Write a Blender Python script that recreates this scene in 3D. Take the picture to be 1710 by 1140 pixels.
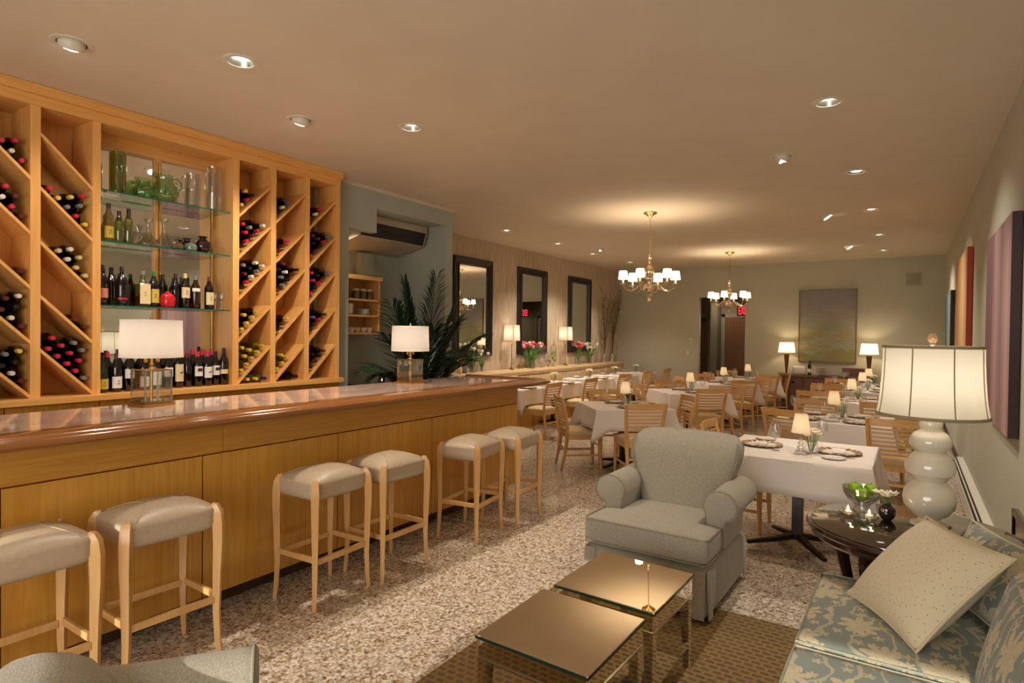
import bpy, bmesh, math, random
from math import sin, cos, pi, radians as R, sqrt
from mathutils import Vector as V, Matrix as MX
from mathutils.geometry import delaunay_2d_cdt
S = bpy.context.scene
for o in list(bpy.data.objects): bpy.data.objects.remove(o)
C = S.collection
CH = 3.2            # ceiling height

# ------------------------------------------------------------ camera
YAW, PITCH, ROLL = R(33.41), R(.76), R(.68)
f0 = V((-sin(YAW)*cos(PITCH), cos(YAW)*cos(PITCH), -sin(PITCH)))
r0 = V((cos(YAW), sin(YAW), 0)); u0 = r0.cross(f0)
cr = cos(ROLL)*r0 + sin(ROLL)*u0; cu = -sin(ROLL)*r0 + cos(ROLL)*u0
cam = bpy.data.cameras.new('camera'); camo = bpy.data.objects.new('camera', cam); C.objects.link(camo)
m = MX((cr, cu, -f0)).transposed().to_4x4(); m.translation = V((0, 0, 1.62)); camo.matrix_world = m
cam.sensor_width = 36; cam.lens = 1007/1710*36; cam.clip_start = .02; cam.clip_end = 100
S.camera = camo

# ------------------------------------------------------------ world, sun, room fill, exposure
w = bpy.data.worlds.new('world'); S.world = w; w.use_nodes = True
w.node_tree.nodes['Background'].inputs[0].default_value = (.55, .62, .75, 1)
w.node_tree.nodes['Background'].inputs[1].default_value = 1.2
sl = bpy.data.lights.new('street_sun', 'SUN'); sl.energy = 5.2; sl.angle = R(.35); sl.color = (1, .94, .86)
so = bpy.data.objects.new('low_sun', sl); C.objects.link(so); so.location = (-1.5, -8, 4)
so.rotation_euler = V((0, 1, -.32)).to_track_quat('-Z', 'Y').to_euler()
al = bpy.data.lights.new('window_fill', 'AREA'); al.shape = 'RECTANGLE'; al.size = 3.4; al.size_y = 2.0; al.energy = 118; al.color = (1, .95, .88)
ao = bpy.data.objects.new('room_fill', al); C.objects.link(ao); ao.location = (-1.05, -2.05, 1.5); ao.rotation_euler = (R(90), 0, 0)  # area lamp added just inside the window as soft room fill
K_SPOT = 1.0        # overall lamp factors
K_BULB = 1.0
vs = S.view_settings; vs.view_transform = 'Standard'; vs.look = 'None'; vs.exposure = 0.0; vs.gamma = 1; vs.use_curve_mapping = False

# ------------------------------------------------------------ materials
def srgb(*c):
    return tuple(((x/255+.055)/1.055)**2.4 if x/255 > .04045 else x/255/12.92 for x in c) + (1,)
def mat(name, col, rough=.5, metal=0, coat=0, spec=.5, sheen=0):
    m = bpy.data.materials.new(name); m.use_nodes = True
    b = m.node_tree.nodes['Principled BSDF']
    b.inputs['Base Color'].default_value = col; b.inputs['Roughness'].default_value = rough
    b.inputs['Metallic'].default_value = metal; b.inputs['Coat Weight'].default_value = coat
    b.inputs['Coat Roughness'].default_value = .08
    b.inputs['Specular IOR Level'].default_value = spec; b.inputs['Sheen Weight'].default_value = sheen
    return m
def N(m, t, **k):
    n = m.node_tree.nodes.new(t)
    for a, v in k.items():
        if a in n.inputs: n.inputs[a].default_value = v
        else: setattr(n, a, v)
    return n
def L(m, a, b): m.node_tree.links.new(a, b)
def BS(m): return m.node_tree.nodes['Principled BSDF']
def coords(m, scale=(1, 1, 1), kind='Object', rot=(0, 0, 0)):
    t = N(m, 'ShaderNodeTexCoord'); mp = N(m, 'ShaderNodeMapping')
    mp.inputs['Scale'].default_value = scale; mp.inputs['Rotation'].default_value = rot
    L(m, t.outputs[kind], mp.inputs[0]); return mp.outputs[0]
def ramp(m, src, stops, interp='LINEAR'):
    r = N(m, 'ShaderNodeValToRGB'); cr_ = r.color_ramp; cr_.interpolation = interp
    while len(cr_.elements) < len(stops): cr_.elements.new(.5)
    for e, (p, c) in zip(cr_.elements, stops): e.position = p; e.color = c
    L(m, src, r.inputs[0]); return r.outputs[0]
def bump(m, src, strength=.2, dist=.01):
    b = N(m, 'ShaderNodeBump'); b.inputs['Strength'].default_value = strength; b.inputs['Distance'].default_value = dist
    L(m, src, b.inputs['Height']); L(m, b.outputs[0], BS(m).inputs['Normal'])
def wood(name, a, b, axis=2, rough=.35, coat=.2, sc=1.0, dist=1.5):
    m = mat(name, a, rough, coat=coat)
    s = [26*sc, 26*sc, 26*sc]; s[axis] = 1.3*sc
    no = N(m, 'ShaderNodeTexNoise', Scale=1.0, Detail=5.0, Distortion=dist); L(m, coords(m, s), no.inputs['Vector'])
    L(m, ramp(m, no.outputs['Fac'], [(.32, a), (.68, b)]), BS(m).inputs['Base Color']); return m
def noisy(name, a, b, scale=40, rough=.8, detail=4, st=(1, 1, 1), bmp=0, **k):
    m = mat(name, a, rough, **k); no = N(m, 'ShaderNodeTexNoise', Scale=float(scale), Detail=float(detail)); L(m, coords(m, st), no.inputs['Vector'])
    L(m, ramp(m, no.outputs['Fac'], [(.35, a), (.65, b)]), BS(m).inputs['Base Color'])
    if bmp: bump(m, no.outputs['Fac'], bmp, .004)
    return m
def thin_glass(name, tint=(1, 1, 1, 1), refl=.12, rough=.02):
    m = bpy.data.materials.new(name); m.use_nodes = True; nt = m.node_tree; nt.nodes.clear()
    out = nt.nodes.new('ShaderNodeOutputMaterial'); mx = nt.nodes.new('ShaderNodeMixShader')
    tr = nt.nodes.new('ShaderNodeBsdfTransparent'); gl = nt.nodes.new('ShaderNodeBsdfGlossy'); lw = nt.nodes.new('ShaderNodeLayerWeight')
    tr.inputs[0].default_value = tint; gl.inputs['Roughness'].default_value = rough; lw.inputs[0].default_value = .35
    ma = nt.nodes.new('ShaderNodeMath'); ma.operation = 'ADD'; ma.use_clamp = True; ma.inputs[1].default_value = refl*.4
    ml = nt.nodes.new('ShaderNodeMath'); ml.operation = 'MULTIPLY'; ml.inputs[1].default_value = .75
    nt.links.new(lw.outputs['Facing'], ml.inputs[0]); nt.links.new(ml.outputs[0], ma.inputs[0])
    nt.links.new(ma.outputs[0], mx.inputs[0]); nt.links.new(tr.outputs[0], mx.inputs[1]); nt.links.new(gl.outputs[0], mx.inputs[2])
    nt.links.new(mx.outputs[0], out.inputs[0]); return m
def emit(name, col, st):
    m = bpy.data.materials.new(name); m.use_nodes = True; nt = m.node_tree; nt.nodes.clear()
    out = nt.nodes.new('ShaderNodeOutputMaterial'); e = nt.nodes.new('ShaderNodeEmission')
    e.inputs[0].default_value = col; e.inputs[1].default_value = st; nt.links.new(e.outputs[0], out.inputs[0]); return m
def shade_mat(name, col, glow, trans=.6):
    m = bpy.data.materials.new(name); m.use_nodes = True; nt = m.node_tree; nt.nodes.clear()
    out = nt.nodes.new('ShaderNodeOutputMaterial'); a = nt.nodes.new('ShaderNodeAddShader'); mx = nt.nodes.new('ShaderNodeMixShader')
    d = nt.nodes.new('ShaderNodeBsdfDiffuse'); t = nt.nodes.new('ShaderNodeBsdfTranslucent'); e = nt.nodes.new('ShaderNodeEmission')
    d.inputs[0].default_value = col; t.inputs[0].default_value = col; e.inputs[0].default_value = (1, .80, .56, 1); e.inputs[1].default_value = glow
    mx.inputs[0].default_value = trans
    nt.links.new(d.outputs[0], mx.inputs[1]); nt.links.new(t.outputs[0], mx.inputs[2]); nt.links.new(mx.outputs[0], a.inputs[0]); nt.links.new(e.outputs[0], a.inputs[1])
    nt.links.new(a.outputs[0], out.inputs[0]); return m

MAPLE = wood('maple_upright', srgb(222, 160, 84), srgb(234, 178, 104), 2)
MAPLEY = wood('maple_lengthwise', srgb(220, 158, 82), srgb(233, 176, 102), 1)
MAPLEP = wood('maple_panel', srgb(196, 138, 48), srgb(212, 157, 66), 2, sc=.8)
MAPLEF = wood('maple_frieze', srgb(186, 128, 46), srgb(204, 148, 62), 1, dist=3)
CHERRY = wood('cherry_rail', srgb(132, 80, 40), srgb(156, 100, 52), 1, rough=.16, coat=.6)
BEECH = wood('beech_chair', srgb(204, 154, 92), srgb(218, 172, 110), 2, rough=.32)
BEECHX = wood('beech_slats', srgb(202, 152, 90), srgb(216, 170, 108), 0, rough=.32)
WALNUT = wood('dark_sideboard_wood', srgb(92, 52, 28), srgb(118, 70, 38), 2, rough=.4)
DOORW = wood('brown_door_wood', srgb(96, 58, 30), srgb(112, 70, 38), 2, rough=.45)
EBONY = wood('dark_mahogany', srgb(26, 12, 9), srgb(44, 20, 14), 0, rough=.14, coat=.7)
REVEAL = mat('dark_red_reveal', srgb(118, 38, 20), .7)
TOE = noisy('toe_kick', srgb(58, 38, 24), srgb(78, 52, 32), 14, .5)
CEIL = noisy('ceiling_paint', srgb(212, 196, 172), srgb(215, 200, 176), 3, .9)
SAGE = noisy('sage_wall_paint', srgb(186, 182, 160), srgb(190, 186, 164), 2, .85)
SAGEG = noisy('blue_grey_wall_paint', srgb(168, 172, 158), srgb(172, 176, 163), 2, .85)
PLAIN = mat('dark_interior_paint', srgb(104, 92, 70), .9)
WHITE = mat('white_trim_paint', srgb(228, 222, 206), .5)
MARBLE = noisy('pink_marble', srgb(206, 166, 144), srgb(230, 200, 180), 5, .07, 8, coat=.5)
LEATHER = noisy('taupe_leather', srgb(180, 160, 134), srgb(187, 168, 142), 60, .4)
TAN = noisy('tan_vinyl', srgb(206, 176, 126), srgb(212, 184, 136), 60, .42)
TWEED = noisy('grey_tweed', srgb(150, 143, 126), srgb(176, 168, 149), 190, .95, 3, sheen=.2, bmp=.25)
PIPE = noisy('grey_piping', srgb(140, 134, 116), srgb(152, 146, 128), 190, .95, 3)
LINEN = noisy('white_linen', srgb(222, 210, 198), srgb(228, 217, 206), 120, .85, 3)
CHINA = mat('white_china', srgb(236, 230, 218), .15, coat=.4)
CERAM = mat('cream_glazed_ceramic', srgb(222, 212, 190), .12, coat=.8)
CLEAR = thin_glass('clear_glass', refl=.28)
CRYST = thin_glass('crystal', (.97, .97, .95, 1), .35)
SHELFG = thin_glass('green_edge_glass', (.86, .96, .9, 1), .25)
SHELFE = mat('glass_shelf_edge', srgb(30, 92, 74), .1)
GREENG = thin_glass('green_glass', (.55, .86, .5, 1), .3)
OLIVEG = thin_glass('olive_glass', (.62, .68, .25, 1), .25)
BRASS = mat('antique_brass', srgb(196, 160, 96), .25, 1)
NICKEL = mat('polished_nickel', srgb(205, 200, 190), .15, 1)
CHROME = mat('chrome', srgb(220, 220, 218), .08, 1)
BLKMET = mat('dark_cast_metal', srgb(44, 36, 30), .4, .6)
MIRROR = mat('mirror_silver', (.86, .87, .84, 1), .005, 1)
AMIRROR = mat('warm_mirror', (.88, .82, .70, 1), .01, 1)
BLACKG = mat('black_glass_top', srgb(26, 22, 16), .03, 0, coat=1.0, spec=1)
FRAMEB = noisy('black_brown_frame', srgb(20, 15, 12), srgb(38, 30, 26), 60, .35, bmp=.4)
DKGLASS = mat('dark_wine_glass', srgb(14, 9, 8), .08, coat=.6)
OLIVEB = mat('olive_wine_glass', srgb(104, 88, 28), .12, coat=.6)
AMBERB = mat('whisky_liquid', srgb(40, 14, 8), .08, coat=.6)
LEAF = noisy('palm_leaf', srgb(16, 38, 20), srgb(30, 58, 28), 8, .4)
TULG = noisy('tulip_green', srgb(68, 116, 40), srgb(96, 142, 56), 12, .5)
LIME = noisy('lime_green', srgb(120, 168, 22), srgb(150, 190, 40), 9, .3)
BARK = noisy('branch_bark', srgb(78, 54, 38), srgb(108, 78, 54), 30, .9)
BUD = mat('branch_bud', srgb(128, 132, 70), .8)
BLACKP = mat('black_plastic', srgb(18, 17, 16), .4)
OFFW = mat('off_white_plastic', srgb(214, 206, 186), .4)
TAUPEV = noisy('taupe_banquette_vinyl', srgb(198, 166, 122), srgb(204, 173, 130), 40, .5)
BLUEW = mat('dark_blue_foil', srgb(30, 36, 90), .3)

def colmat(n, *rgb, rough=.35): return mat(n, srgb(*rgb), rough)
FOIL = {'red': colmat('red_foil', 190, 34, 62), 'yellow': colmat('yellow_foil', 214, 180, 74), 'white': colmat('white_foil', 214, 204, 190),
        'dark red': colmat('dark_red_foil', 96, 30, 34), 'grey': colmat('grey_foil', 120, 114, 116), 'black': colmat('black_foil', 24, 20, 22),
        'gold': colmat('gold_foil', 206, 168, 66), 'blue': BLUEW, 'beige': colmat('beige_foil', 200, 176, 120), 'purple': colmat('purple_foil', 92, 80, 150),
        'green': colmat('green_foil', 30, 122, 50)}
PAPER = {'white': colmat('white_label_paper', 226, 222, 214), 'cream': colmat('cream_label_paper', 222, 200, 150), 'yellow': colmat('yellow_label_paper', 196, 172, 70),
         'salmon': colmat('salmon_label_paper', 206, 128, 108), 'crimson': colmat('crimson_label_paper', 200, 30, 60), 'green': colmat('green_label_paper', 92, 122, 60)}
MARKM = colmat('label_print', 74, 40, 34)

def terrazzo():
    m = mat('terrazzo', srgb(180, 160, 130), .22, coat=.25)
    c = coords(m)
    v1 = N(m, 'ShaderNodeTexVoronoi', Scale=88.0); L(m, c, v1.inputs['Vector'])
    v2 = N(m, 'ShaderNodeTexVoronoi', Scale=56.0); L(m, c, v2.inputs['Vector'])
    a = ramp(m, v1.outputs['Color'], [(0, srgb(84, 62, 44)), (.2, srgb(158, 134, 106)), (.42, srgb(206, 194, 176)), (.62, srgb(142, 116, 88)), (.78, srgb(222, 212, 196)), (.93, srgb(186, 168, 144))], 'CONSTANT')
    b = ramp(m, v2.outputs['Color'], [(0, srgb(104, 80, 58)), (.3, srgb(214, 202, 184)), (.6, srgb(168, 144, 114)), (.8, srgb(200, 184, 160))], 'CONSTANT')
    mx = N(m, 'ShaderNodeMixRGB'); mx.inputs[0].default_value = .4; L(m, a, mx.inputs[1]); L(m, b, mx.inputs[2])
    L(m, mx.outputs[0], BS(m).inputs['Base Color']); return m
FLOORM = terrazzo()
def rugmat():
    m = mat('rug_pile', srgb(120, 96, 60), .95)
    br = N(m, 'ShaderNodeTexBrick', Scale=1.0)
    br.offset = .5; br.inputs['Mortar Size'].default_value = .012; br.inputs['Mortar Smooth'].default_value = .6
    br.inputs['Brick Width'].default_value = .055; br.inputs['Row Height'].default_value = .04
    br.inputs['Color1'].default_value = srgb(88, 66, 30); br.inputs['Color2'].default_value = srgb(98, 74, 36); br.inputs['Mortar'].default_value = srgb(120, 94, 50)
    L(m, coords(m, rot=(0, 0, R(0))), br.inputs['Vector']); L(m, br.outputs['Color'], BS(m).inputs['Base Color'])
    bump(m, br.outputs['Fac'], .5, .006); return m
RUGM = rugmat()
def wallpaper():
    m = mat('striated_wallpaper', srgb(196, 174, 148), .7)
    no = N(m, 'ShaderNodeTexNoise', Scale=1.0, Detail=6.0, Distortion=.6); L(m, coords(m, (20, 26, 2.2)), no.inputs['Vector'])
    L(m, ramp(m, no.outputs['Fac'], [(.3, srgb(178, 156, 130)), (.7, srgb(212, 192, 166))]), BS(m).inputs['Base Color']); return m
WPAPER = wallpaper()
def damask():
    m = mat('blue_damask', srgb(140, 156, 150), .8, sheen=.1)
    def MA(op, a, b=None, c=None):
        n = N(m, 'ShaderNodeMath'); n.operation = op
        for i, x in enumerate((a, b, c)):
            if x is None: continue
            if isinstance(x, (int, float)): n.inputs[i].default_value = x
            else: L(m, x, n.inputs[i])
        return n.outputs[0]
    uv = coords(m, (1, 1, 1), 'UV')
    nz = N(m, 'ShaderNodeTexNoise', Scale=7.0, Detail=2.0); L(m, uv, nz.inputs['Vector'])
    def flower(scale, seed, R0, petals, amp):
        mp = N(m, 'ShaderNodeMapping'); mp.inputs['Location'].default_value = (seed, seed*.7, 0); L(m, uv, mp.inputs[0])
        vo = N(m, 'ShaderNodeTexVoronoi', Scale=float(scale), Randomness=.55); vo.voronoi_dimensions = '2D'; L(m, mp.outputs[0], vo.inputs['Vector'])
        df = N(m, 'ShaderNodeVectorMath'); df.operation = 'SUBTRACT'; L(m, mp.outputs[0], df.inputs[0]); L(m, vo.outputs['Position'], df.inputs[1])
        sp = N(m, 'ShaderNodeSeparateXYZ'); L(m, df.outputs[0], sp.inputs[0])
        r = MA('MULTIPLY', vo.outputs['Distance'], 1.0); th = MA('ARCTAN2', sp.outputs[1], sp.outputs[0])
        sc = N(m, 'ShaderNodeSeparateColor'); L(m, vo.outputs['Color'], sc.inputs[0])
        ph = MA('MULTIPLY', sc.outputs[0], 6.28)
        wob = MA('MULTIPLY', MA('SUBTRACT', nz.outputs['Fac'], .5), 5.0)
        pt = MA('ABSOLUTE', MA('SINE', MA('ADD', MA('MULTIPLY', th, petals/2), MA('ADD', ph, wob))))
        edge = MA('ADD', MA('MULTIPLY', pt, amp), R0)
        mask = MA('LESS_THAN', r, edge)
        ring = MA('GREATER_THAN', MA('ABSOLUTE', MA('SINE', MA('DIVIDE', MA('MULTIPLY', r, 9.5), edge))), .22)
        rad = MA('GREATER_THAN', MA('ABSOLUTE', MA('SINE', MA('ADD', MA('MULTIPLY', th, petals/2), MA('ADD', ph, wob)))), .12)
        return MA('MULTIPLY', mask, MA('MAXIMUM', MA('MULTIPLY', ring, rad), .45))
    A = flower(4.4, 1.3, .15, 8, .19); B = flower(12.5, 4.1, .03, 5, .24)
    mp = N(m, 'ShaderNodeMapping'); mp.inputs['Scale'].default_value = (1, 1, 1); L(m, uv, mp.inputs[0])
    wv = N(m, 'ShaderNodeTexWave', Scale=3.2, Distortion=11.0, Detail=2.0); wv.inputs['Detail Scale'].default_value = 1.4; L(m, mp.outputs[0], wv.inputs['Vector'])
    vine = MA('MULTIPLY', MA('GREATER_THAN', wv.outputs['Fac'], .93), .7)
    fac = MA('MAXIMUM', MA('MAXIMUM', A, B), vine)
    mx = N(m, 'ShaderNodeMixRGB'); mx.inputs[1].default_value = srgb(130, 140, 130); mx.inputs[2].default_value = srgb(200, 186, 152)
    L(m, fac, mx.inputs[0]); L(m, mx.outputs[0], BS(m).inputs['Base Color']); return m
DAMASK = damask()
def dotted():
    m = mat('cream_dotted_fabric', srgb(216, 202, 168), .85, sheen=.1)
    vo = N(m, 'ShaderNodeTexVoronoi', Scale=34.0, Randomness=.9); vo.voronoi_dimensions = '2D'; L(m, coords(m, kind='UV'), vo.inputs['Vector'])
    L(m, ramp(m, vo.outputs['Distance'], [(0, srgb(170, 148, 96)), (.075, srgb(214, 200, 168))], 'CONSTANT'), BS(m).inputs['Base Color']); return m
CREAMD = dotted()
CREAMP = mat('cream_piping', srgb(206, 192, 158), .8)
def painting(name, axis, stops, scale=(1, 1, 1), dist=.5, detail=3):
    m = mat(name, (.3, .3, .3, 1), .6); no = N(m, 'ShaderNodeTexNoise', Scale=2.0, Detail=float(detail), Distortion=dist); L(m, coords(m, scale), no.inputs['Vector'])
    gr = N(m, 'ShaderNodeTexCoord'); sp = N(m, 'ShaderNodeSeparateXYZ'); L(m, gr.outputs['Generated'], sp.inputs[0])
    md = N(m, 'ShaderNodeMath'); md.operation = 'MULTIPLY_ADD'; md.inputs[1].default_value = .35; L(m, no.outputs['Fac'], md.inputs[0]); L(m, sp.outputs[axis], md.inputs[2])
    src = md.outputs[0]
    if dist > .5:
        md.inputs[1].default_value = 1.1
        sb_ = N(m, 'ShaderNodeMath'); sb_.operation = 'SUBTRACT'; sb_.inputs[1].default_value = .55; L(m, src, sb_.inputs[0]); src = sb_.outputs[0]
    L(m, ramp(m, src, stops), BS(m).inputs['Base Color']); return m
LAND = painting('cloudy_landscape_paint', 2, [(.1, srgb(140, 134, 84)), (.22, srgb(150, 156, 140)), (.32, srgb(156, 144, 92)), (.45, srgb(146, 140, 104)), (.58, srgb(140, 142, 136)), (.7, srgb(150, 130, 112)), (.82, srgb(130, 130, 134)), (.92, srgb(146, 128, 120)), (1, srgb(122, 122, 124))], (1.4, 1, 8), 1.2, 7)
PURP = painting('mauve_stripe_paint', 1, [(.1, srgb(142, 108, 108)), (.3, srgb(186, 150, 146)), (.5, srgb(132, 100, 100)), (.7, srgb(182, 144, 142)), (.9, srgb(120, 88, 90))], (1, 12, .3), .2)
ORNG = painting('orange_stripe_paint', 1, [(.1, srgb(190, 88, 34)), (.25, srgb(200, 150, 120)), (.5, srgb(214, 180, 120)), (.8, srgb(196, 140, 84)), (1, srgb(180, 120, 70))], (1, 3, .3), .2)
BLUEP = painting('blue_green_paint', 1, [(.1, srgb(12, 40, 40)), (.4, srgb(150, 120, 110)), (.7, srgb(60, 110, 110)), (1, srgb(20, 60, 66))], (1, 3, .3), .2)
PURPS = mat('dark_plum_edge', srgb(58, 36, 36), .6); ORNGS = mat('rust_edge', srgb(176, 64, 14), .6); BLUES = mat('dark_teal_edge', srgb(8, 34, 34), .6)
def rimmat():
    m = mat('patterned_gold_rim', srgb(150, 100, 50), .2, coat=.4)
    t = N(m, 'ShaderNodeTexCoord'); sp = N(m, 'ShaderNodeSeparateXYZ'); L(m, t.outputs['Object'], sp.inputs[0])
    at = N(m, 'ShaderNodeMath'); at.operation = 'ARCTAN2'; L(m, sp.outputs[1], at.inputs[0]); L(m, sp.outputs[0], at.inputs[1])
    mu = N(m, 'ShaderNodeMath'); mu.operation = 'MULTIPLY'; mu.inputs[1].default_value = 18; L(m, at.outputs[0], mu.inputs[0])
    si = N(m, 'ShaderNodeMath'); si.operation = 'SINE'; L(m, mu.outputs[0], si.inputs[0])
    L(m, ramp(m, si.outputs[0], [(0, srgb(136, 84, 44)), (.45, srgb(222, 206, 176))], 'CONSTANT'), BS(m).inputs['Base Color']); return m
RIM = rimmat()
SH_BIG = shade_mat('cream_silk_shade', (.60, .56, .45, 1), .05)
SH_BAR = shade_mat('white_drum_shade', (.62, .58, .52, 1), .04)
SH_SM = shade_mat('small_parchment_shade', (.92, .82, .62, 1), .14)
SH_TALL = shade_mat('square_linen_shade', (.62, .57, .50, 1), .12)
SH_CH = shade_mat('chandelier_shade', (.98, .92, .8, 1), 2.2)
SH_SB = shade_mat('sideboard_shade', (.60, .54, .44, 1), .3)
BULBM = emit('lit_lamp_glass', (1, .9, .74, 1), 14)
BULBF = emit('lit_lamp_glass_dim', (1, .86, .66, 1), 5)
FLAME = emit('tealight_flame', (1, .7, .35, 1), 26)
EXITM = emit('exit_letters_red', (1, .03, .05, 1), 2.2)

# ------------------------------------------------------------ mesh kit
class MB:
    def __init__(s): s.v = []; s.f = []; s.mi = []; s.fl = []
    def add(s, vs, fs, T=None, mi=0, flat=False):
        o = len(s.v); s.v += [(T @ V(p)) if T is not None else V(p) for p in vs]
        s.f += [[i+o for i in f] for f in fs]; s.mi += [mi]*len(fs); s.fl += [flat]*len(fs); return s
    def box(s, x0, x1, y0, y1, z0, z1, b=0, T=None, mi=0):
        bm = bmesh.new(); bmesh.ops.create_cube(bm, size=1)
        for v in bm.verts: v.co = V(((x0+x1)/2+v.co.x*(x1-x0), (y0+y1)/2+v.co.y*(y1-y0), (z0+z1)/2+v.co.z*(z1-z0)))
        if b: bmesh.ops.bevel(bm, geom=bm.edges[:]+bm.verts[:], offset=b, segments=2, profile=.5, affect='EDGES')
        bm.verts.index_update(); s.add([v.co.copy() for v in bm.verts], [[v.index for v in f.verts] for f in bm.faces], T, mi, True); bm.free(); return s
    def lathe(s, prof, n=24, T=None, mi=0, cap0=True, cap1=True, sq=None):
        vs = []; fs = []
        for r, z in prof:
            for i in range(n):
                a = 2*pi*i/n; k = 1 if sq is None else sq(a)
                vs.append((r*k*cos(a), r*k*sin(a), z))
        for j in range(len(prof)-1):
            for i in range(n): k = (i+1) % n; fs.append([j*n+i, j*n+k, (j+1)*n+k, (j+1)*n+i])
        if cap0 and prof[0][0] > 1e-4: fs.append(list(range(n))[::-1])
        if cap1 and prof[-1][0] > 1e-4: fs.append([(len(prof)-1)*n+i for i in range(n)])
        return s.add(vs, fs, T, mi)
    def tube(s, pts, rad, n=8, T=None, mi=0, flat=1.0, closed=False, up=None):
        pts = [V(p) for p in pts]; k = len(pts); rr = rad if isinstance(rad, (list, tuple)) else [rad]*k
        vs = []; fs = []; prev = V(up) if up else None
        for i, p in enumerate(pts):
            if closed: t = pts[(i+1) % k]-pts[i-1]
            else: t = pts[min(i+1, k-1)]-pts[max(i-1, 0)]
            t.normalize()
            if prev is None: prev = V((0, 0, 1)) if abs(t.z) < .9 else V((1, 0, 0))
            a = (prev - t*prev.dot(t)).normalized(); b = t.cross(a); prev = a
            for j in range(n):
                w_ = 2*pi*(j+.5)/n; vs.append(p + a*cos(w_)*rr[i] + b*sin(w_)*rr[i]*flat)
        for i in range(k if closed else k-1):
            i2 = (i+1) % k
            for j in range(n): j2 = (j+1) % n; fs.append([i*n+j, i*n+j2, i2*n+j2, i2*n+j])
        if not closed: fs.append(list(range(n))[::-1]); fs.append([(k-1)*n+j for j in range(n)])
        return s.add(vs, fs, T, mi)
    def prism(s, poly, a, b, ax='z', T=None, mi=0):
        n = len(poly)
        def P(q, h): return {'z': (q[0], q[1], h), 'y': (q[0], h, q[1]), 'x': (h, q[0], q[1])}[ax]
        vs = [P(q, a) for q in poly]+[P(q, b) for q in poly]
        fs = [list(range(n))[::-1], [n+i for i in range(n)]]+[[i, (i+1) % n, n+(i+1) % n, n+i] for i in range(n)]
        return s.add(vs, fs, T, mi)
    def loft(s, rings, T=None, mi=0, cap=True):
        n = len(rings[0]); vs = [p for r in rings for p in r]; fs = []
        for j in range(len(rings)-1):
            for i in range(n): k = (i+1) % n; fs.append([j*n+i, j*n+k, (j+1)*n+k, (j+1)*n+i])
        if cap: fs.append(list(range(n))[::-1]); fs.append([(len(rings)-1)*n+i for i in range(n)])
        return s.add(vs, fs, T, mi)
    def rbox(s, sx, sy, sz, r, n=10, fn=None, T=None, mi=0):
        "rounded box, half sizes from full sx sy sz, corner radius r, optional deform"
        bm = bmesh.new(); bmesh.ops.create_cube(bm, size=2)
        bmesh.ops.subdivide_edges(bm, edges=bm.edges[:], cuts=n, use_grid_fill=True)
        h = V((sx/2, sy/2, sz/2))
        for v in bm.verts:
            p = V([h[i]*(1-(1-abs(v.co[i]))**1.0)*(1 if v.co[i] >= 0 else -1) for i in range(3)])
            # redistribute so that samples fall on the rounded rim
            q = V([max(-(h[i]-r), min(h[i]-r, p[i])) for i in range(3)]); d = p-q
            mxd = max(abs(d[i])/r for i in range(3)) if r > 0 else 0
            if d.length > 1e-9: p = q+d.normalized()*r*mxd
            v.co = p
        if fn:
            for v in bm.verts: v.co = V(fn(v.co, h))
        bm.verts.index_update(); s.add([v.co.copy() for v in bm.verts], [[v.index for v in f.verts] for f in bm.faces], T, mi); bm.free(); return s
    def grid(s, fn, nu, nv, T=None, mi=0):
        vs = [fn(i/nu, j/nv) for j in range(nv+1) for i in range(nu+1)]
        fs = [[j*(nu+1)+i, j*(nu+1)+i+1, (j+1)*(nu+1)+i+1, (j+1)*(nu+1)+i] for j in range(nv) for i in range(nu)]
        return s.add(vs, fs, T, mi)
    def mesh(s, name, mats, sharp=35, uvbox=0, recalc=True):
        me = bpy.data.meshes.new(name); me.from_pydata([tuple(v) for v in s.v], [], s.f)
        for m_ in (mats if isinstance(mats, (list, tuple)) else [mats]): me.materials.append(m_)
        for p, i in zip(me.polygons, s.mi): p.material_index = i
        if recalc:
            bm = bmesh.new(); bm.from_mesh(me); bmesh.ops.recalc_face_normals(bm, faces=bm.faces[:]); bm.to_mesh(me); bm.free()
        for p in me.polygons: p.use_smooth = True
        me.set_sharp_from_angle(angle=R(sharp))
        for p, q_ in zip(me.polygons, s.fl):
            if q_: p.use_smooth = False
        if uvbox:
            uv = me.uv_layers.new(name='UVMap')
            for p in me.polygons:
                nn = p.normal; a = max(range(3), key=lambda i: abs(nn[i]))
                for li in p.loop_indices:
                    c = me.vertices[me.loops[li].vertex_index].co
                    uv.data[li].uv = {0: (c.y, c.z), 1: (c.x, c.z+.37), 2: (c.x, c.y)}[a]
        return me
def ob(name, mb, mats, parent=None, loc=None, rz=0, sharp=35, solid=0, **k):
    me = mb if isinstance(mb, bpy.types.Mesh) else mb.mesh(name, mats, sharp, **k)
    o = bpy.data.objects.new(name, me); C.objects.link(o)
    if parent: o.parent = parent
    if loc is not None: o.location = loc
    if rz: o.rotation_euler = (0, 0, rz)
    if solid: md = o.modifiers.new('thickness', 'SOLIDIFY'); md.thickness = solid; md.offset = 0
    return o
def tag(o, label, cat, group=None):
    o['label'] = label; o['category'] = cat
    if group: o['group'] = group
    return o
def thing(name, label, cat, loc=(0, 0, 0), rz=0, group=None):
    o = bpy.data.objects.new(name, None); C.objects.link(o); o.location = loc; o.rotation_euler = (0, 0, rz); o.empty_display_size = .1
    return tag(o, label, cat, group)
def struct(name, mb, mats, **k):
    o = ob(name, mb, mats, **k); o['kind'] = 'structure'; return o
def copytree(o, parent=None):
    c = o.copy(); C.objects.link(c); c.parent = parent
    for ch in list(o.children): copytree(ch, c)
    return c
PROTO = {}
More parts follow.
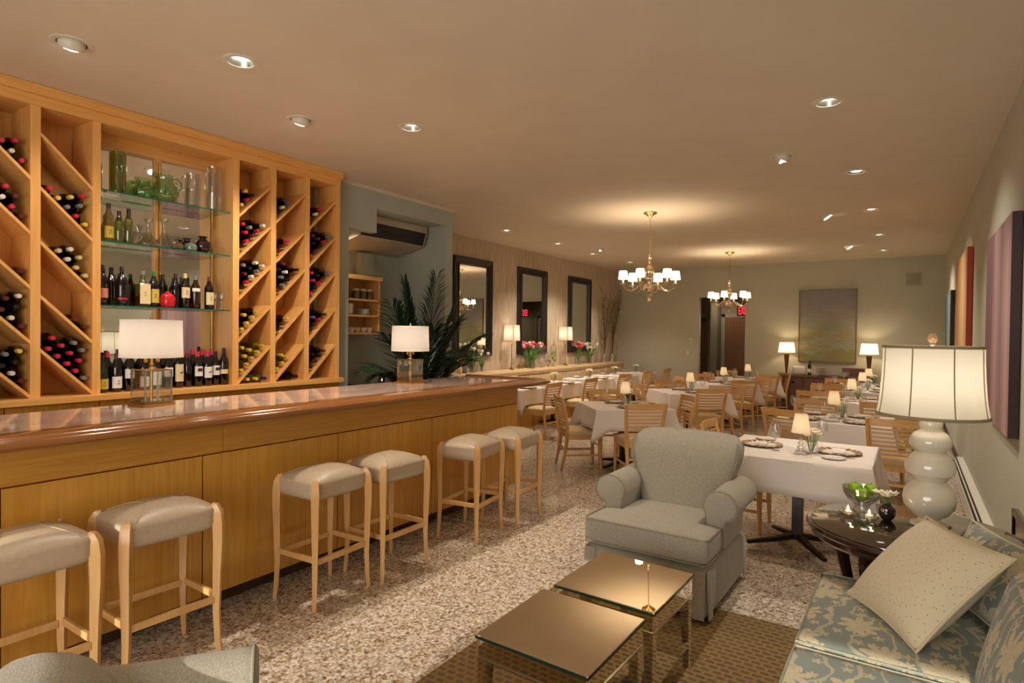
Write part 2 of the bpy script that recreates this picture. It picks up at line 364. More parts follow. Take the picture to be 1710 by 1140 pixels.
def place(key, make, loc, rz, label, group=None, scale=None):
    if key not in PROTO: PROTO[key] = o = make()
    else: o = copytree(PROTO[key])
    o.location = loc; o.rotation_euler = (0, 0, rz); o['label'] = label
    if scale: o.scale = (scale,)*3
    if group: o['group'] = group
    elif 'group' in o: del o['group']
    return o
def bulb(parent, loc, watts, col=(1, .74, .46), size=.02, kind='POINT', aim=None, cone=90, blend=.5, name='bulb_light'):
    l = bpy.data.lights.new(name, kind); l.energy = watts; l.color = col; l.shadow_soft_size = size
    if kind == 'SPOT': l.spot_size = R(cone); l.spot_blend = blend
    o = bpy.data.objects.new(name, l); C.objects.link(o); o.parent = parent; o.location = loc
    if aim: o.rotation_euler = V(aim).to_track_quat('-Z', 'Y').to_euler()
    return o
def TR(x=0, y=0, z=0, rx=0, ry=0, rz=0): return MX.Translation((x, y, z)) @ MX.Rotation(rz, 4, 'Z') @ MX.Rotation(ry, 4, 'Y') @ MX.Rotation(rx, 4, 'X')
rnd = random.Random(4)

# ------------------------------------------------------------ the room
XR, XM, XN, YB = .55, -6.1, -4.95, 14.0        # right wall, mirror wall, niche wall, back wall
struct('floor', MB().box(-6.4, .9, -2.4, 16.2, -.1, 0), FLOORM)
# downlight positions (x, y, kind, tilt direction)
CANS = [(-3.906, 1.454, 'eye', (-1, .15)), (-3.316, 2.091, 'can', None), (-3.835, 2.904, 'eye', (-1, 0)), (-3.241, 3.467, 'can', None),
        (-.486, 4.569, 'can', None), (-.963, 5.724, 'eye', (1, 0)), (-.454, 6.622, 'can', None), (-.94, 8.803, 'eye', (1, 0)), (-.425, 8.664, 'can', None),
        (-.914, 11.939, 'eye', (1, 0)), (-.422, 10.837, 'can', None), (-.429, 12.801, 'can', None),
        (-5.206, 7.705, 'can', None), (-5.174, 9.275, 'can', None), (-4.745, 10.098, 'eye', (-1, 0)), (-5.23, 10.777, 'can', None), (-5.124, 12.404, 'can', None)]
HR = .078
pts = [V((-6.4, -2.4)), V((.9, -2.4)), V((.9, 16.2)), V((-6.4, 16.2))]; edges = [(0, 1), (1, 2), (2, 3), (3, 0)]
for x, y, k, d in CANS:
    n0 = len(pts)
    for i in range(20): pts.append(V((x+HR*cos(2*pi*i/20), y+HR*sin(2*pi*i/20))))
    edges += [(n0+i, n0+(i+1) % 20) for i in range(20)]
res = delaunay_2d_cdt(pts, edges, [], 0, 1e-6)
cb = MB(); keep = [f for f in res[2] if all((sum((res[0][i] for i in f), V((0, 0)))/3-V((x, y))).length > HR*.97 for x, y, *_ in CANS)]
cb.add([(p.x, p.y, CH) for p in res[0]], [list(f) for f in keep])
struct('ceiling', cb, CEIL, recalc=False)
struct('ceiling_slab', MB().box(-6.4, .9, -2.4, 16.2, CH+.2, CH+.3), PLAIN)
struct('wall_right', MB().box(XR, XR+.15, -2.4, 14.2, 0, CH), SAGE)
bw = MB(); bw.box(-6.3, -4.069, YB, YB+.14, 0, CH); bw.box(-3.053, XR, YB, YB+.14, 0, CH); bw.box(-4.069, -3.053, YB, YB+.14, 2.5, CH)
struct('wall_back', bw, SAGE)
struct('wall_mirror_side', MB().box(XM-.15, XM, 6.0, 14.2, 0, CH), WPAPER)
nw = MB()
nw.box(XN-.10, XN, 4.08, 4.36, 0, CH); nw.box(XN-.10, XN, 4.36, 4.755, 2.715, CH); nw.box(XN-.10, XN, 4.755, 5.94, 2.98, CH)
struct('wall_niche_left', MB().box(-5.85, XN-.10, 4.0, 4.36, 0, CH), SAGEG); struct('wall_niche_rear', MB().box(-5.85, -5.75, 4.36, 5.94, 0, CH).box(-5.75, -5.66, 5.18, 5.40, 2.32, 2.60), SAGEG); struct('wall_niche_right', MB().box(XM-.1, XN, 5.94, 6.085, 0, CH), SAGEG)
sf_ = nw; nw = MB(); nw.box(-5.75, XN-.1, 4.755, 5.94, 2.98, 3.1); nw.box(-5.75, XN-.1, 4.36, 4.755, 2.93, 3.1)
struct('ceiling_niche', nw, SAGEG); struct('wall_niche', sf_, SAGEG)
struct('trim_1', MB().box(XN, XN+.02, 4.09, 6.1, CH-.035, CH), CEIL)
struct('wall_behind_rack', MB().box(-5.25, -5.13, -2.4, 4.09, 0, CH), SAGEG)
fw = MB(); zt = 2.06
for a, b in ((-5.2, -2.985), (-2.93, -2.6), (.3, XR)): fw.box(a, b, -2.35, -2.2, 0, CH)
fw.box(-2.985, -2.93, -2.35, -2.2, 0, .6); fw.box(-2.985, -2.93, -2.35, -2.2, 1.9, CH)
fw.box(-2.6, .3, -2.35, -2.2, 0, .35); fw.box(-2.6, -1.9, -2.35, -2.2, 2.37, CH); fw.box(-1.9, .3, -2.35, -2.2, 2.04, CH)
struct('wall_front', fw, SAGE)
g = struct('window_1', MB().box(-2.6, .3, -2.29, -2.28, .35, 2.37), CLEAR)
# hall behind the back wall
hl = MB(); hl.box(-5.3, -2.6, 15.5, 15.6, 0, 3.0); hl.box(-2.7, -2.6, YB+.14, 15.5, 0, 3.0); hl.box(-5.3, -5.2, YB+.14, 15.5, 0, 3.0); hl.box(-5.3, -2.6, YB+.14, 15.6, 2.75, 2.8)
hl.box(-4.12, -3.96, 15.15, 15.5, 0, 2.75)
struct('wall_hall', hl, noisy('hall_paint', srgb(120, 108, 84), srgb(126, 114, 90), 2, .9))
def door(n, x0, x1, y, zt, knob):
    d = struct('door_%d' % n, MB().box(x0, x1, y-.05, y-.01, .01, zt, .004), DOORW)
    fr = MB().box(x0-.09, x0-.01, y-.06, y, 0, zt+.09).box(x1+.01, x1+.09, y-.06, y, 0, zt+.09).box(x0-.09, x1+.09, y-.06, y, zt+.01, zt+.09)
    ob('door_frame', fr, mat('grey_door_frame_%d' % n, srgb(128, 122, 100), .6), d)
    ob('door_handle', MB().lathe([(.0, -.06), (.02, -.06), (.032, -.045), (.03, -.02), (.012, -.01), (.012, 0)], 14, TR(knob, y-.05, 1.0, rx=R(-90))), BLKMET, d)
    return d
door(1, -3.83, -3.0, 15.5, 2.08, -3.1)
d2 = door(2, -5.0, -4.27, 15.5, 2.08, -4.36)
ob('door_closer', MB().box(-4.6, -4.32, 15.38, 15.44, 1.98, 2.04, .005), BLKMET, d2)
struct('baseboard_back', MB().box(-6.05, -4.069, YB-.015, YB, 0, .1).box(-3.053, XR, YB-.015, YB, 0, .1), TOE)
struct('baseboard_right', MB().box(XR-.015, XR, -2.2, 14, 0, .1), TOE)

# ------------------------------------------------------------ recessed lights
def can_mesh(eye, bright):
    r = thing('recessed_light', '', 'ceiling light')
    ob('trim_ring', MB().lathe([(.074, .0), (.074, -.004), (.1, -.004), (.104, 0)], 32, cap0=False, cap1=False), OFFW, r)
    if not eye:
        ob('reflector', MB().lathe([(.074, -.002), (.066, .02), (.056, .045)] if bright else [(.074, -.002), (.069, .01), (.062, .022)], 32, cap0=False, cap1=False), mat('brushed_reflector', srgb(190, 186, 178), .3, 1), r)
        ob('lamp_glass', MB().lathe([(.056, .04), (.035, .026), (.0, .02)] if bright else [(.062, .02), (.04, .006), (0, .001)], 24), BULBM if bright else BULBF, r)
    else:
        ob('socket_ring', MB().lathe([(.074, 0), (.076, .05), (.076, .12)], 32, cap0=False), OFFW, r)
    return r
TXT = {0: 'eyeball spotlight over the bar nearest the camera', 1: 'round chrome downlight above the near end of the bar', 2: 'eyeball spotlight above the wine bottle mirror bay', 3: 'round downlight above the bar beside the right rack columns',
       4: 'largest round downlight on the right side of the ceiling', 5: 'nearest eyeball spotlight turned to the right wall', 6: 'second nearest round downlight along the right wall', 7: 'middle eyeball spotlight turned to the right wall',
       8: 'third nearest round downlight along the right wall', 9: 'farthest eyeball spotlight turned to the right wall', 10: 'fourth nearest small round downlight along the right wall', 11: 'farthest small round downlight along the right wall',
       12: 'downlight above the banquette nearest the niche', 13: 'second downlight from the niche above the banquette', 14: 'eyeball spotlight turned toward the mirror wall', 15: 'downlight right beside the eyeball over the banquette', 16: 'farthest downlight above the banquette'}
for i, (x, y, k, d) in enumerate(CANS):
    near = i < 6
    key = k+('b' if near else 'd')
    o = place(key, lambda: can_mesh(k == 'eye', near), (x, y, CH), 0, TXT[i], 'recessed ceiling lights')
    e = {'can': 60, 'eye': 60}[k]
    if k == 'eye':
        D = V((d[0]*.42, d[1]*.42, -1)).normalized() if x < -3 else V((d[0]*.7, d[1], -1)).normalized(); T = MX.Translation((0, 0, .005)) @ D.to_track_quat('-Z', 'Y').to_matrix().to_4x4()
        ob('eyeball', MB().lathe([(.0, .062), (.04, .05), (.062, .02), (.066, -.01), (.060, -.035), (.055, -.04), (.053, -.034)], 28, T, cap1=False), OFFW, o)
        ob('lamp_face', MB().lathe([(.053, -.035), (.03, -.044), (.0, -.048)], 28, T, cap0=False), BULBM, o)
        if i in (0, 2): bulb(o, D*.11+V((0, 0, -.03)), (34 if i == 0 else 62)*K_SPOT, (1, .88, .75), .03, 'SPOT', D, 110, .9, 'spot_light')
        else: bulb(o, D*.11+V((0, 0, -.03)), 80*K_SPOT, (1, .94, .84), .03, 'SPOT', D, 95, .8, 'spot_light')
    else:
        wt = 70 if x < -3 and x > -4 else (34 if x > -1 else 95)
        bulb(o, (0, 0, -.01), wt*K_SPOT, (1, .88, .74), .04, 'SPOT', (0, 0, -1), 105, .85, 'spot_light')

# ------------------------------------------------------------ wine rack
XF, XB = -4.77, -5.10
ST = [(.62, .66), (.905, .95), (1.19, 1.243), (1.546, 1.603), (1.902, 1.955), (2.948, 3.005), (3.310, 3.363), (3.672, 3.725), (4.034, 4.088)]
rk = thing('wine_rack_cabinet', 'tall golden maple wine rack wall with slanted shelves and mirror bay', 'wine rack', (XF, 2.4, 0))
def rp(name, mb, mt, **k):
    for v in mb.v: v -= V((XF, 2.4, 0))
    return ob(name, mb, mt, rk, **k)
for a, b in ST: rp('upright', MB().box(XB, XF, a, b, 1.16, 3.1, .002), MAPLE)
rp('cornice', MB().box(XB, XF+.035, .62, 4.10, 3.135, CH-.002, .003).box(XB, XF+.004, .62, 4.088, 3.065, 3.135, .002), MAPLEY)
rp('base_shelf', MB().box(XB, XF+.05, .62, 4.115, 1.115, 1.16, .004), MAPLEY)
rp('back_panel', MB().box(XB-.02, XB, .62, 1.9, 1.16, 3.1).box(XB-.02, XB, 3.0, 4.088, 1.16, 3.1).box(XB-.02, XB, 1.9, 3.0, 2.98, 3.1), MAPLE)
rp('cabinet_carcass', MB().box(XB, XF-.012, .62, 4.088, .0, 1.115), REVEAL)
for a, b in ((.62, 1.407), (1.413, 1.942), (1.948, 2.469), (2.475, 3.552), (3.558, 4.088)): rp('cabinet_door', MB().box(XF-.012, XF+.01, a, b, .1, 1.11, .002), MAPLEP)
LOW = [2.592-.355*k for k in range(5)]
BAYS = {'A': (1.243, 1.546, -1), 'B': (1.603, 1.902, -1), 'D': (3.005, 3.310, 1), 'E': (3.363, 3.672, 1), 'F': (3.725, 4.034, 1), 'Z': (.95, 1.19, -1)}
def divider(y0, y1, sg, zl):
    t = .019; wd = y1-y0
    a, b = (zl, zl+wd) if sg > 0 else (zl+wd, zl)
    if zl > 2.5 and y0 < 1: return
    rp('slanted_shelf', MB().prism([(y0, a-t*.7), (y1, b-t*.7), (y1, b+t*.7), (y0, a+t*.7)], XB, XF-.002, 'x'), MAPLE)
for k, (y0, y1, sg) in BAYS.items():
    for zl in LOW: divider(y0, y1, sg, zl)
rp('mirror_post', MB().box(XB, XB+.062, 2.455, 2.50, 1.16, 3.07, .002), MAPLE)
rp('mirror_back', MB().prism([(XB-.005, 1.955), (XB+.001, 1.955), (XB+.050, 2.948), (XB-.005, 2.948)], 1.161, 2.99, 'z'), MIRROR)
rp('top_rail', MB().box(XB+.004, XB+.07, 1.955, 2.948, 2.975, 3.066, .002), MAPLEY)
for j in (1.975, 2.478, 2.925): rp('shelf_standard', MB().box(XB+.05*(j > 2)+.004, XB+.062*(j > 2)+.01, j-.006, j+.006, 1.2, 2.95), BRASS)
SZ = [2.612, 2.25, 1.79]
for z, nm in zip(SZ, ('top', 'middle', 'lower')):
    sh = rp('glass_shelf', MB().box(XB+.055, XF-.03, 1.957, 2.946, z-.01, z), SHELFG)
    o = ob('glass_edge', MB().box(XF-.030-XF, XF-.0285-XF, 1.957-2.4, 2.946-2.4, z-.01, z), SHELFE, sh)

# ------------------------------------------------------------ bottles in the slanted shelves
BR = .0362
def bottle_meshes(glass):
    b = MB().lathe([(0, .008), (.018, .002), (BR*.94, 0), (BR, .006), (BR, .185), (BR*.93, .2), (BR*.62, .222), (.0155, .24), (.0142, .25)], 20).mesh('bottle_glass', glass)
    return b
CAPM = lambda col: MB().lathe([(.0147, .235), (.0147, .275), (.0155, .277), (.0155, .285), (.0148, .2865), (.0148, .299), (.013, .301), (0, .301)], 16, cap0=False).mesh('foil_cap', FOIL[col])
BGL = {'dark': bottle_meshes(DKGLASS), 'olive': bottle_meshes(OLIVEB)}
CAPS = {}
ORD = ['top', 'second', 'third', 'fourth', 'fifth']
COLN = {'A': 'leftmost rack column', 'B': 'column left of mirror', 'D': 'column right of mirror', 'E': 'second column right of mirror', 'F': 'rightmost rack column'}
def lay_bottle(y, z, col, glass, label, grp, x=None, name='wine_bottle'):
    x = (XB+.008 + rnd.uniform(0, .02)) if x is None else x
    o = bpy.data.objects.new(name, BGL[glass]); C.objects.link(o); o.location = (x, y, z); o.rotation_euler = (0, R(90), 0)
    tag(o, label, 'wine bottle', grp)
    if col not in CAPS: CAPS[col] = CAPM(col)
    c = bpy.data.objects.new('foil_cap', CAPS[col]); C.objects.link(c); c.parent = o
    return o
def pile(bay, k, caps, glass='dark'):
    y0, y1, sg = BAYS[bay]; zl = LOW[k]; r = BR+.0004; w_ = y1-y0; t = .019*.7*sqrt(.5)+.001; cand = []
    for j in range(3):
        n = t+r+sqrt(3)*r*j
        for i in range(-3, 9):
            s_ = 2.4142*r + (t)*1.0 + r*j + 2*r*i
            x = (s_-n)/sqrt(2); z = (s_+n)/sqrt(2)
            if x < r-1e-5 or x > w_-r: continue
            if n+r > .355/sqrt(2)-t: continue
            cand.append((z+j*.02, j, s_, x, z))
    cand.sort(); cnt = {0: 0, 1: 0, 2: 0}
    used = [c for c in cand[:len(caps)]]
    used.sort(key=lambda c: (c[1], c[2]))
    for c, col in zip(used, caps):
        _, j, s_, x, z = c; y = y0+x if sg > 0 else y1-x; cnt[j] += 1
        gl = glass
        lab = '%s-capped %sbottle, %s shelf, %s, %s row, %s from low end' % (col, '' if gl == 'olive' else '', ORD[k], COLN[bay], ('bottom', 'middle', 'upper')[j], ('first', 'second', 'third', 'fourth', 'fifth', 'sixth')[cnt[j]-1])
        lay_bottle(y, zl+z, col, gl, lab, 'wine bottles lying in the rack')
r_, y_, w2, d_, g_, b_ = 'red', 'yellow', 'white', 'dark red', 'grey', 'black'
pile('A', 0, [r_, w2, r_, r_]); pile('A', 1, [d_, r_, w2, g_, r_, d_, r_]); pile('A', 2, [d_]); pile('A', 3, [d_, w2, d_, r_, d_, b_, d_, w2]); pile('A', 4, [d_, w2, b_, r_, w2, b_, g_, y_])
pile('B', 1, [y_, r_, g_, y_, r_, g_, y_, r_]); pile('B', 2, ['beige', 'beige', w2, 'beige', 'beige', w2]); pile('B', 3, [d_, d_]); pile('B', 4, [g_, r_, r_, r_, r_, r_, r_, r_, r_, g_, g_])
pile('D', 0, ['beige', r_, b_, y_]); pile('D', 1, [b_, r_, d_, r_, w2, r_, g_, d_, r_]); pile('D', 2, [b_, r_, w2, g_, w2, d_, b_, w2, g_]); pile('D', 3, [y_]*5); pile('D', 4, ['gold']*8, 'olive')
pile('E', 0, [b_, w2, 'purple', b_]); pile('E', 1, [d_, d_, r_]); pile('E', 2, [d_, g_, b_, d_, b_, g_, w2, d_, b_, d_]); pile('E', 3, [b_, d_, y_]); pile('E', 4, ['gold']*4, 'olive')
pile('F', 0, [d_, w2, r_]); pile('F', 1, [r_, d_, b_, r_, g_, b_, d_, b_, d_]); pile('F', 2, [r_, b_, r_, d_, g_, r_, b_, d_, r_]); pile('F', 3, [b_, d_, r_, d_, 'purple', b_]); pile('F', 4, [b_, d_, b_, d_, b_, b_])
for n_, (y, c, g2) in enumerate([(3.10, 'gold', 'olive'), (3.182, 'gold', 'olive'), (3.262, 'blue', 'olive')]):
    lay_bottle(y, 1.16+BR, c, g2, '%s-capped bottle lying at the bottom of the column right of mirror, %s' % (c, ('leftmost', 'in between', 'rightmost')[n_]), 'bottles lying flat at the bottom of the rack')
lay_bottle(3.60, 1.16+BR, 'black', 'dark', 'single dark bottle lying flat at the bottom of the second column right of mirror', 'bottles lying flat at the bottom of the rack')
for n_, y in enumerate((1.29, 1.375)): lay_bottle(y, 1.16+BR, 'dark red', 'dark', 'dark bottle lying at the bottom of the leftmost rack column, %s' % ('left one' if n_ == 0 else 'right one'), 'bottles lying flat at the bottom of the rack')

# ------------------------------------------------------------ standing bottles
def stand_bottle(y, x, zb, h, r, glass, cap, paper, pz, label, grp, neck=.013, square=False, mark=False, capl=.07, prof=None):
    o = thing('standing_bottle', label, 'bottle', (x, y, zb), R(90) if False else 0, grp)
    sh = h*.62
    if square:
        b = MB().box(-r, r, -r, r, 0, h*.66, .012).lathe([(r*.8, h*.65), (neck*1.1, h*.74), (neck, h*.8), (neck, h*.96)], 16)
    else:
        b = MB().lathe([(r*.9, 0), (r, .006), (r, sh), (r*.93, sh+.015), (r*.5, sh+.045), (neck*1.1, sh+.065), (neck, sh+.08), (neck, h*.985)], 20)
    ob('bottle_body', b, glass, o)
    ob('cap', MB().lathe([(neck+.0012, h-capl), (neck+.0012, h-.004), (neck-.001, h), (0, h)], 14, cap0=False), FOIL[cap], o)
    if paper:
        z0, z1 = pz[0]*h, pz[1]*h
        if square: lb = MB().box(r, r+.001, -r*.9, r*.9, z0, z1)
        else:
            n = 10; lb = MB().grid(lambda u, v: ((r+.0008)*cos((u-.5)*2.3), (r+.0008)*sin((u-.5)*2.3), z0+(z1-z0)*v), n, 1)
        q = ob('label', lb, PAPER[paper], o, recalc=False)
        if mark:
            zc = (z0+z1)/2; rr = r+.0018
            mk = MB()
            if mark == 1:   # small emblem above two text lines
                mk.add([(rr, -.006, zc+.006), (rr, .006, zc+.006), (rr, 0, zc+.018)], [[0, 1, 2]]); mk.box(rr-.001, rr, -.012, .012, zc-.008, zc-.006); mk.box(rr-.001, rr, -.009, .009, zc-.014, zc-.012)
            elif mark == 2:  # dark block with a light running animal like blot
                mk.box(rr-.002, rr-.0005, -.018, .018, zc-.001, zc+.024)
            else: mk.add([(rr, -.016, zc-.004), (rr, -.004, zc+.004), (rr, .014, zc+.01), (rr, .018, zc+.004), (rr, .004, zc-.004)], [[0, 1, 2, 3, 4]])
            ob('label_print', mk, MARKM, q, recalc=False)
    return o
XS = XF-.10; XS2 = XB+.085
G3 = 'bottles on the lower glass shelf'; z3 = SZ[2]
S3 = [(2.005, XS, .29, .036, DKGLASS, 'black', 'salmon', (.18, .42), 0, 'dark bottle with salmon label, first at the left on lower glass shelf'),
      (2.05, XS2, .27, .034, DKGLASS, 'black', None, 0, 0, 'dark bottle behind the salmon-labelled one on lower glass shelf'),
      (2.135, XS, .29, .038, DKGLASS, 'black', 'crimson', (.16, .2), 0, 'dark port bottle with thin crimson band on lower glass shelf'),
      (2.125, XS2, .29, .036, DKGLASS, 'black', None, 0, 0, 'dark bottle behind the crimson-banded port bottle'),
      (2.205, XS2+.02, .25, .034, OLIVEG, 'grey', None, 0, 0, 'slim clear bottle beside the crimson-banded port bottle'),
      (2.36, XS, .275, .037, DKGLASS, 'green', 'yellow', (.12, .5), 1, 'dark bottle with green neck and yellow label on lower glass shelf'),
      (2.50, XS2, .27, .035, DKGLASS, 'black', None, 0, 0, 'dark bottle behind the round red flask'),
      (2.54, XS-.03, .275, .035, DKGLASS, 'black', None, 0, 0, 'plain dark bottle right of the round red flask'),
      (2.60, XS, .28, .036, DKGLASS, 'beige', 'cream', (.3, .6), 1, 'dark bottle with beige cap and cream label on lower glass shelf'),
      (2.65, XS2, .26, .034, DKGLASS, 'black', None, 0, 0, 'dark bottle half hidden behind the short whisky bottle'),
      (2.685, XS, .27, .036, AMBERB, 'grey', 'white', (.52, .62), 0, 'brown whisky bottle with narrow white shoulder label'),
      (2.755, XS2+.03, .27, .034, DKGLASS, 'black', 'cream', (.2, .55), 0, 'dark bottle with cream label second from the small glasses'),
      (2.80, XS, .27, .036, DKGLASS, 'dark red', 'cream', (.14, .52), 1, 'brown bottle with cream label next to the small glasses')]
for y, x, h, r, gl, cp, pa, pz, mk, lb in S3: stand_bottle(y, x, z3, h, r, gl, cp, pa, pz, lb, G3, mark=mk)
stand_bottle(2.28, XS, z3, .27, .042, OLIVEG, 'grey', 'cream', (.08, .64), 'square clear bottle with large cream label on lower glass shelf', G3, square=True, mark=1, neck=.017, capl=.03)
fl = thing('round_red_flask', 'round crimson flask bottle on the lower glass shelf', 'flask', (XS+.03, 2.45, z3))
ob('flask_body', MB().lathe([(.025, 0), (.045, .008), (.053, .03), (.053, .075), (.042, .1), (.02, .112), (.016, .125), (0, .126)], 24), colmat('red_flask_glass', 196, 22, 40, rough=.2), fl)
def wineglass_small():
    r = thing('small_glass', '', 'glass'); ob('glass_bowl', MB().lathe([(.004, .075), (.02, .09), (.022, .11), (.019, .14)], 16, cap0=False, cap1=False), CLEAR, r)
    ob('glass_stem', MB().lathe([(.02, 0), (.02, .002), (.003, .006), (.003, .078)], 16), CLEAR, r); return r
for i, y in enumerate((2.845, 2.872, 2.90, 2.928)): place('sg', wineglass_small, (XS+(.02, -.04, .02, -.04)[i], y, z3), 0, 'small stemmed glass on lower glass shelf, %s from the bottles' % ORD[i].replace('top', 'first'), 'small stemmed glasses')
G4 = 'wine bottles standing under the lower glass shelf'
B4 = [(2.005, 0, .27, 'olive', 'black', 'yellow', (.1, .38), 1, 'dark green bottle with round yellow label at the left mirror bay post'), (2.095, 0, .29, 'dark', 'dark red', 'white', (.1, .4), 1, 'bottle with low white label and small emblem left of the near bar lamp'),
      (2.18, 0, .28, 'dark', 'black', 'white', (.35, .6), 3, 'bottle with square white label just left of the crystal lamp base'), (2.285, 0, .28, 'dark', 'black', 'white', (.1, .38), 1, 'bottle with low white label seen through the crystal lamp base'),
      (2.375, 0, .28, 'dark', 'black', 'white', (.12, .5), 0, 'bottle with tall white label at the right edge of the crystal base'), (2.462, 0, .28, 'dark', 'black', 'white', (.34, .6), 3, 'bottle with white label and grey mark right of the crystal base'),
      (2.545, 0, .32, 'dark', 'grey', 'cream', (.16, .6), 3, 'tallest bottle with framed cream label beneath the lower shelf'), (2.625, -.02, .28, 'dark', 'dark red', None, 0, 0, 'plain dark bottle right of the framed cream label'),
      (2.70, 0, .29, 'dark', 'red', 'white', (.3, .58), 2, 'bottle with dark red and white label in front of red capped row'), (2.78, 0, .29, 'dark', 'red', 'white', (.24, .56), 3, 'red capped bottle with plain white label and thin dark mark'),
      (2.86, -.02, .29, 'dark', 'black', 'white', (.3, .58), 2, 'black capped bottle with red block on label near the right post'), (2.92, .0, .32, 'dark', 'black', 'cream', (.3, .42), 0, 'last bottle with green and cream label at the right post')]
for y, dx, h, gl, cp, pa, pz, mk, lb in B4:
    stand_bottle(y-.008, XS+.03+dx, 1.16, h*.97, .0355, {'dark': DKGLASS, 'olive': mat('green_bottle', srgb(24, 34, 14), .1, coat=.5)}[gl], cp, pa, pz, lb, G4, mark=mk)
for i in range(12):
    y = 2.0+i*.08; cp = ['dark red', 'red', 'black', 'beige', 'black', 'beige', 'red', 'grey', 'red', 'red', 'red', 'red'][i]
    stand_bottle(y, XB+.135, 1.16, .29 + (.01 if i % 3 == 0 else 0), .035, DKGLASS, cp, None, 0, 'dark unlabelled bottle in the rear row under the lower shelf, %s from left' % ['first', 'second', 'third', 'fourth', 'fifth', 'sixth', 'seventh', 'eighth', 'ninth', 'tenth', 'eleventh', 'twelfth'][i], 'rear row of wine bottles under the lower glass shelf')
G2 = 'slim bottles on the middle glass shelf'; z2 = SZ[1]
stand_bottle(2.045, XS, z2, .28, .033, OLIVEB, 'black', 'yellow', (.1, .4), 'tall dark liqueur bottle with yellow label on middle glass shelf', G2, mark=1)
stand_bottle(2.115, XS, z2, .235, .03, OLIVEG, 'black', None, 0, 'shorter clear slim bottle with black cap on middle glass shelf', G2)
stand_bottle(2.18, XS, z2, .262, .031, OLIVEG, 'black', None, 0, 'taller clear slim bottle with black cap, right one on middle glass shelf', G2)
def decanter():
    r = thing('glass_decanter', '', 'decanter')
    ob('decanter_body', MB().lathe([(.05, 0), (.088, .006), (.092, .02), (.06, .05), (.025, .085), (.013, .12), (.012, .155), (.02, .185), (.034, .21)], 28, cap1=False), CRYST, r); return r
place('dec', decanter, (XS, 2.32, z2), 0, 'clear flat-bottomed decanter with flared neck, left one', 'glass decanters')
place('dec', decanter, (XS+.01, 2.43, z2), 0, 'clear flat-bottomed decanter with flared neck, right one', 'glass decanters', 1.08)
DKV = mat('dark_purple_glass', srgb(30, 10, 16), .07, coat=.8); SMK = mat('smoky_brown_glass', srgb(92, 68, 44), .12, coat=.8)
v = thing('oil_flask', 'squat smoky flask with curled stopper on middle glass shelf', 'flask', (XS, 2.535, z2))
ob('flask_body', MB().lathe([(.03, 0), (.046, .012), (.05, .03), (.04, .05), (.014, .062), (.012, .07), (0, .071)], 24), SMK, v)
ob('stopper', MB().tube([(0, 0, .068), (0, .004, .08), (0, .016, .088), (0, .014, .1), (0, .002, .1)], .004, 8), GREENG, v)
v = thing('oil_flask', 'pale green squat flask beside the dark round vase', 'flask', (XS+.03, 2.63, z2))
ob('flask_body', MB().lathe([(.03, 0), (.044, .012), (.048, .035), (.036, .058), (.013, .07), (0, .072)], 24), mat('sea_green_ceramic', srgb(96, 112, 92), .15, coat=.6), v)
v = thing('round_vase', 'dark round purple glass vase, larger one on middle glass shelf', 'vase', (XS, 2.745, z2)); v['group'] = 'dark round vases'
ob('vase_body', MB().lathe([(.03, 0), (.055, .02), (.066, .055), (.058, .09), (.03, .112), (.026, .125), (.04, .135)], 28, cap1=False), DKV, v)
v = thing('round_vase', 'dark round glass vase partly behind the larger dark vase', 'vase', (XS2+.02, 2.68, z2)); v['group'] = 'dark round vases'
ob('vase_body', MB().lathe([(.03, 0), (.05, .02), (.058, .05), (.05, .082), (.026, .1), (.024, .112), (.034, .12)], 28, cap1=False), DKV, v)
z1 = SZ[0]
v = thing('cylinder_vase', 'tall olive green glass cylinder with applied drop on top shelf', 'vase', (XS, 2.105, z1))
ob('vase_body', MB().lathe([(.052, 0), (.054, .01), (.055, .285), (.05, .3), (.047, .29), (.046, .02), (0, .015)], 28), OLIVEG, v)
ob('applied_drop', MB().tube([(.055, 0, .26), (.062, -.002, .22), (.064, 0, .18), (.058, 0, .15)], [.008, .016, .018, .006], 10), GREENG, v)
def pitcher():
    r = thing('green_pitcher', '', 'pitcher')
    def pf(u, t):
        a = 2*pi*u; prof = [(.045, 0), (.08, .02), (.1, .06), (.1, .09), (.08, .13), (.058, .155), (.06, .18), (.07, .205)]
        k = t*(len(prof)-1); i = min(int(k), len(prof)-2); q = k-i; rr = prof[i][0]*(1-q)+prof[i+1][0]*q; z = prof[i][1]*(1-q)+prof[i+1][1]*q
        rr *= 1+.03*sin(10*a+t*6)
        if t > .8: rr *= 1+.35*(t-.8)*5*max(0, cos(a+pi/2))**6
        return (rr*cos(a), rr*sin(a), z)
    b = MB().grid(pf, 60, 14); b.lathe([(.045, .001), (0, .001)], 30, cap0=False)
    ob('pitcher_body', b, GREENG, r)
    ob('handle', MB().tube([(0, .06, .19), (0, .10, .2), (0, .13, .17), (0, .13, .13), (0, .1, .09), (0, .092, .085)], .008, 10), GREENG, r); return r
place('pit', pitcher, (XS, 2.435, z1), 0, 'ribbed green glass pitcher with round handle, front one on top shelf', 'green glass pitchers')
place('pit', pitcher, (XS2+.04, 2.33, z1), R(20), 'smaller green glass pitcher behind the front pitcher', 'green glass pitchers', .82)
v = thing('glass_cylinder', 'clear wide glass cylinder vase on top glass shelf', 'vase', (XS, 2.66, z1)); ob('cylinder_body', MB().lathe([(.055, 0), (.056, .25), (.052, .25), (.051, .012), (0, .01)], 28), CLEAR, v)
v = thing('glass_pitcher', 'tall clear glass water pitcher at the right end of top shelf', 'pitcher', (XS, 2.835, z1)); ob('pitcher_body', MB().lathe([(.055, 0), (.058, .01), (.056, .33), (.062, .36), (.056, .355), (.051, .33), (.05, .012), (0, .01)], 28), CLEAR, v)
